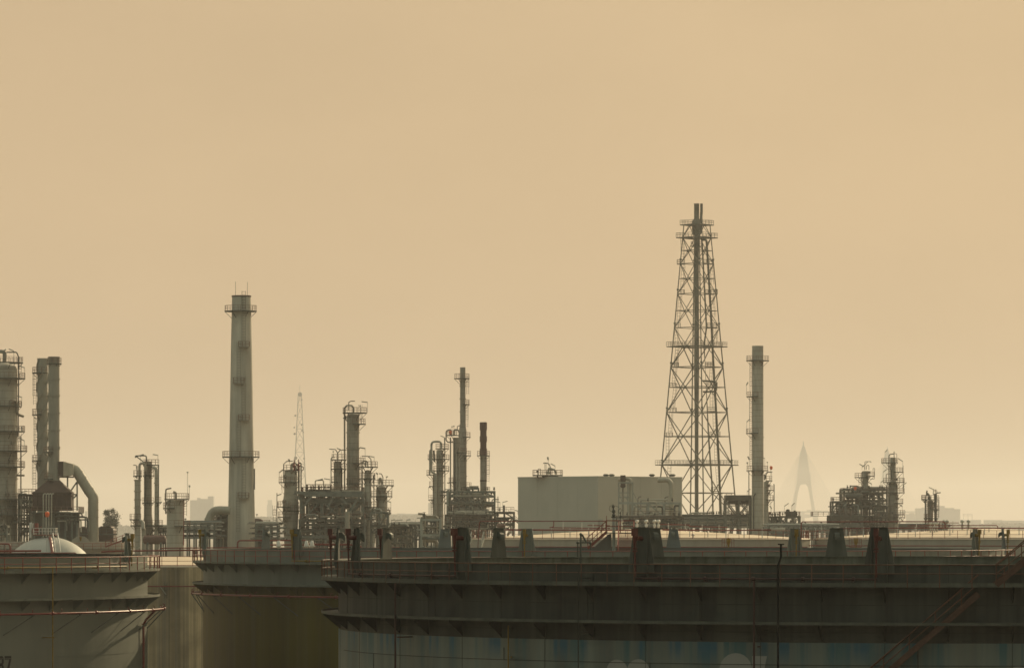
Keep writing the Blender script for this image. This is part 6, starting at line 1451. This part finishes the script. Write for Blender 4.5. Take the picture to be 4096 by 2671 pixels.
# ---------------------------------------------------------------- far away: bridge, blocks, wood
bd_ = 16500
def BX(a): return X(H.x(a), bd_)
def BZ(c): return Z(H.y(c), bd_)
def pylon(label, cx, s, cz, d):
    """A-shaped cable-stayed bridge pylon with splayed legs, spire, cross beam"""
    x0 = X(H.x(cx), d)
    root = thing('bridge_pylon', label, 'bridge pylon', (x0, d, 0), 'cable bridge')
    def q(a, c): return (x0 + S((a - 375) * s / H.k, d), Z(H.y(cz + (c - 165) * s), d))
    left = [q(a, c) for a, c in ((375, 165), (350, 240), (338, 300), (315, 530), (290, 640), (268, 790), (245, 960))]
    right = [q(a, c) for a, c in ((375, 165), (398, 240), (410, 300), (438, 530), (456, 640), (482, 790), (505, 960))]
    il = [q(a, c) for a, c in ((338, 560), (318, 640), (298, 790), (275, 960))]; ir = [q(a, c) for a, c in ((418, 560), (432, 640), (455, 790), (478, 960))]
    t = 18 * d / 10000
    b = MB()
    b.prism(left[:4] + [q(345, 545), q(360, 536), q(395, 536), q(408, 545)] + right[:0:-1][3:], d, d + t)
    b.build('head', 'bridge', root)
    for o_, i_ in ((left[3:], [q(345, 545)] + il), (right[3:], [q(408, 545)] + ir)):
        bl_ = o_ + i_[::-1]
        MB().prism([(x_, max(-.5, z_)) for x_, z_ in bl_], d + .5, d + t - .5).build('leg', 'bridge', root)
    MB().tube([(q(375, 0)[0], d + t / 2, q(0, 172)[1]), (q(375, 0)[0], d + t / 2, q(0, 138)[1])], 1.6 * d / 10000, 6, r1=.3).build('spire', 'bridge', root)
    MB().prism([q(285, 808), q(470, 808), q(478, 836), q(440, 836), q(420, 842), q(330, 842), q(310, 836), q(278, 836)], d + 1, d + t - 1).build('cross_beam', 'bridge', root)
    b = MB(); tz = d + t / 2
    for k in range(14):
        zt_ = 240 + k * 19
        for sg in (-1, 1):
            xt = 375 + sg * (22 + k * 3.1); xd = 375 + sg * (330 - k * 18)
            b.bar((q(xt, zt_)[0], tz, q(xt, zt_)[1]), (q(xd, 785)[0], tz - 12 * (k % 2), q(xd, 785)[1]), .55 * d / 10000)
    b.build('stay_cables', 'cable', root)
    return root
pylon('hazy A-shaped bridge pylon right of the grey banded stack', 375, 1.0, 165, bd_)
pylon('fainter bridge pylon hidden behind the tallest column of the last big unit', 1140, .98, 215, 19500)
o = MB().box(BX(120), BX(1500), bd_ + 3, bd_ + 30, BZ(797), BZ(781)).build('bridge_deck', 'bridge', None, None, (BX(375), bd_ + 15, BZ(797)))
tag(o, 'pale bridge deck crossing the haze behind the pylon', 'bridge deck', 'cable bridge')
for k in range(12):
    x_ = BX(120 + k * 125); MB().box(x_ - 6, x_ + 6, bd_ + 8, bd_ + 24, -.5, BZ(797) - .01).build('pier', 'bridge', o)
o2 = MB()
for a, c, h in ((405, 445, 770), (490, 540, 774), (560, 600, 776)): o2.box(BX(a), BX(c), bd_ + 8, bd_ + 22, BZ(780.5), BZ(h))
o2.build('traffic_barrier', 'bridge', o)
def blocks(label, boxes, d, cat='building', name='far_building', group='far hazy buildings', windows=True, dep=25):
    a0 = min(q[0] for q in boxes); root = thing(name, label, cat, (X(a0, d), d, 0), group)
    for i, (x0, x1, y) in enumerate(boxes):
        xa, xb, zt_ = X(x0, d), X(x1, d), Z(y, d); dy = (i % 3) * .7
        MB().box(xa, xb, d + dy, d + dep + dy, -.5, zt_).build('wall', 'far_wall', root)
        if windows:
            w_ = MB(); ny = int(zt_ / 3.4); nx = max(2, int((xb - xa) / 5))
            for r in range(ny): w_.box(xa + 1, xb - 1, d + dy - .12, d + dy - .02, r * 3.4 + 1.2, r * 3.4 + 2.6)
            w_.build('window_band', 'steel_dark', root)
    return root
blocks('hazy stepped block of flats behind the small isolated unit', [(H.x(1395), H.x(1452), H.y(755)), (H.x(1452), H.x(1480), H.y(748)), (H.x(1575), H.x(1612), H.y(762)), (H.x(1612), H.x(1658), H.y(733)), (H.x(1658), H.x(1745), H.y(752)), (H.x(1745), H.x(1800), H.y(762))], 13000, windows=False)
blocks('low hazy block left of the stepped flats', [(H.x(1310), H.x(1395), H.y(808)), (H.x(1340), H.x(1380), H.y(800))], 13400, windows=False)
blocks('long low hazy shed row at the right edge', [(H.x(1800), H.x(1990), H.y(860)), (H.x(2020), H.x(2180), H.y(862)), (H.x(2180), H.x(2400), H.y(866))], 12500, windows=False)
blocks('faint thin tower beside the pale chimney', [(B.x(505), B.x(528), B.y(1224)), (B.x(501), B.x(532), B.y(1250))], 17000, windows=False)
blocks('hazy slab tower peeking left of the squared pipe column', [(D.x(219), D.x(250), D.y(1105))], 12500, windows=False)
blocks('faint tower behind the bent flue duct', [(A.x(585), A.x(600), A.y(1212))], 12500, windows=False)
blocks('hazy low roofs right of the central unit', [(C.x(1115), C.x(1190), C.y(1142)), (C.x(1190), C.x(1260), C.y(1136)), (C.x(1260), C.x(1420), C.y(1140)), (C.x(1420), C.x(1500), C.y(1150))], 12000, windows=False)
o = thing('far_building', 'pale blocky silhouette with uneven top left of the pale chimney', 'building', (X(B.x(145), 12000), 12000, 0), 'far hazy buildings')
for i, (a, c, y) in enumerate(((82, 120, 1225), (120, 135, 1212), (135, 178, 1218), (178, 208, 1204), (90, 150, 1240))):
    MB().box(X(B.x(a), 12000), X(B.x(c), 12000), 12000 + i * 2, 12040 + i, -.5, Z(B.y(y), 12000)).build('wall', 'far_wall', o)
f = MB(); rnd = random.Random(3); d = 14000
for a in (1830, 1870, 1908): f.bar((X(H.x(a), d), d, 0), (X(H.x(a), d), d, Z(H.y(808), d)), 1.2)
for y in (808, 822): f.bar((X(H.x(1820), d), d, Z(H.y(y), d)), (X(H.x(1910), d), d, Z(H.y(y), d)), 1.1)
o = f.build('power_gantry', 'steel_green', None, None, (X(H.x(1870), d), d, 0)); tag(o, 'faint line gantry right of the hazy stepped flats', 'gantry')
# far wood
def wood(name, x0, x1, d, ytop, amp, seed, n):
    rnd = random.Random(seed); b = MB(); leaf = []
    for i in range(n):
        px = rnd.uniform(x0, x1); y = ytop + amp * (math.sin(px * .021 + seed) * .5 + rnd.uniform(-.4, .6)); dd = d + rnd.uniform(0, 250)
        x_, z_ = X(px, dd), Z(y, dd); r = rnd.uniform(10, 20)
        # crown as a cloud of leaf cards over a stem
        b.bar((x_, dd, 0), (x_, dd, z_ - r * .5), .8)
        for k in range(46):
            a, h = rnd.uniform(0, 2 * PI), rnd.uniform(-1, 1); q = math.sqrt(max(0, 1 - h * h)) * rnd.uniform(.5, 1)
            c = Vector((x_ + r * q * cos(a), dd + r * q * sin(a), z_ - r * .8 + r * .8 * h)); s = rnd.uniform(2.4, 5)
            e1 = Vector((rnd.uniform(-1, 1), rnd.uniform(-1, 1), rnd.uniform(-1, 1))).normalized() * s; e2 = e1.orthogonal().normalized() * s
            b.add([tuple(c - e1), tuple(c + e2), tuple(c + e1), tuple(c - e2)], [(0, 1, 2, 3)])
        for k in range(5):
            c = (x_ + rnd.uniform(-r, r), dd, rnd.uniform(0, max(1, z_ - r))); b.ball(c, r * .9, 8)
    o = b.build(name, 'leaf', None, None, (X((x0 + x1) / 2, d), d, 0)); o['kind'] = 'stuff'; o['label'] = 'distant wood fading into the haze'; return o
wood('distant_wood', 3540, 4150, 10500, 2098, 10, 2, 170)
wood('distant_wood', 1540, 1760, 11000, 2060, 5, 5, 70)
wood('distant_wood', 300, 700, 10000, 2110, 12, 7, 110)
wood('distant_wood', 1000, 1120, 10500, 2070, 6, 9, 50)
wood('distant_wood', 3080, 3300, 11000, 2104, 6, 4, 60)
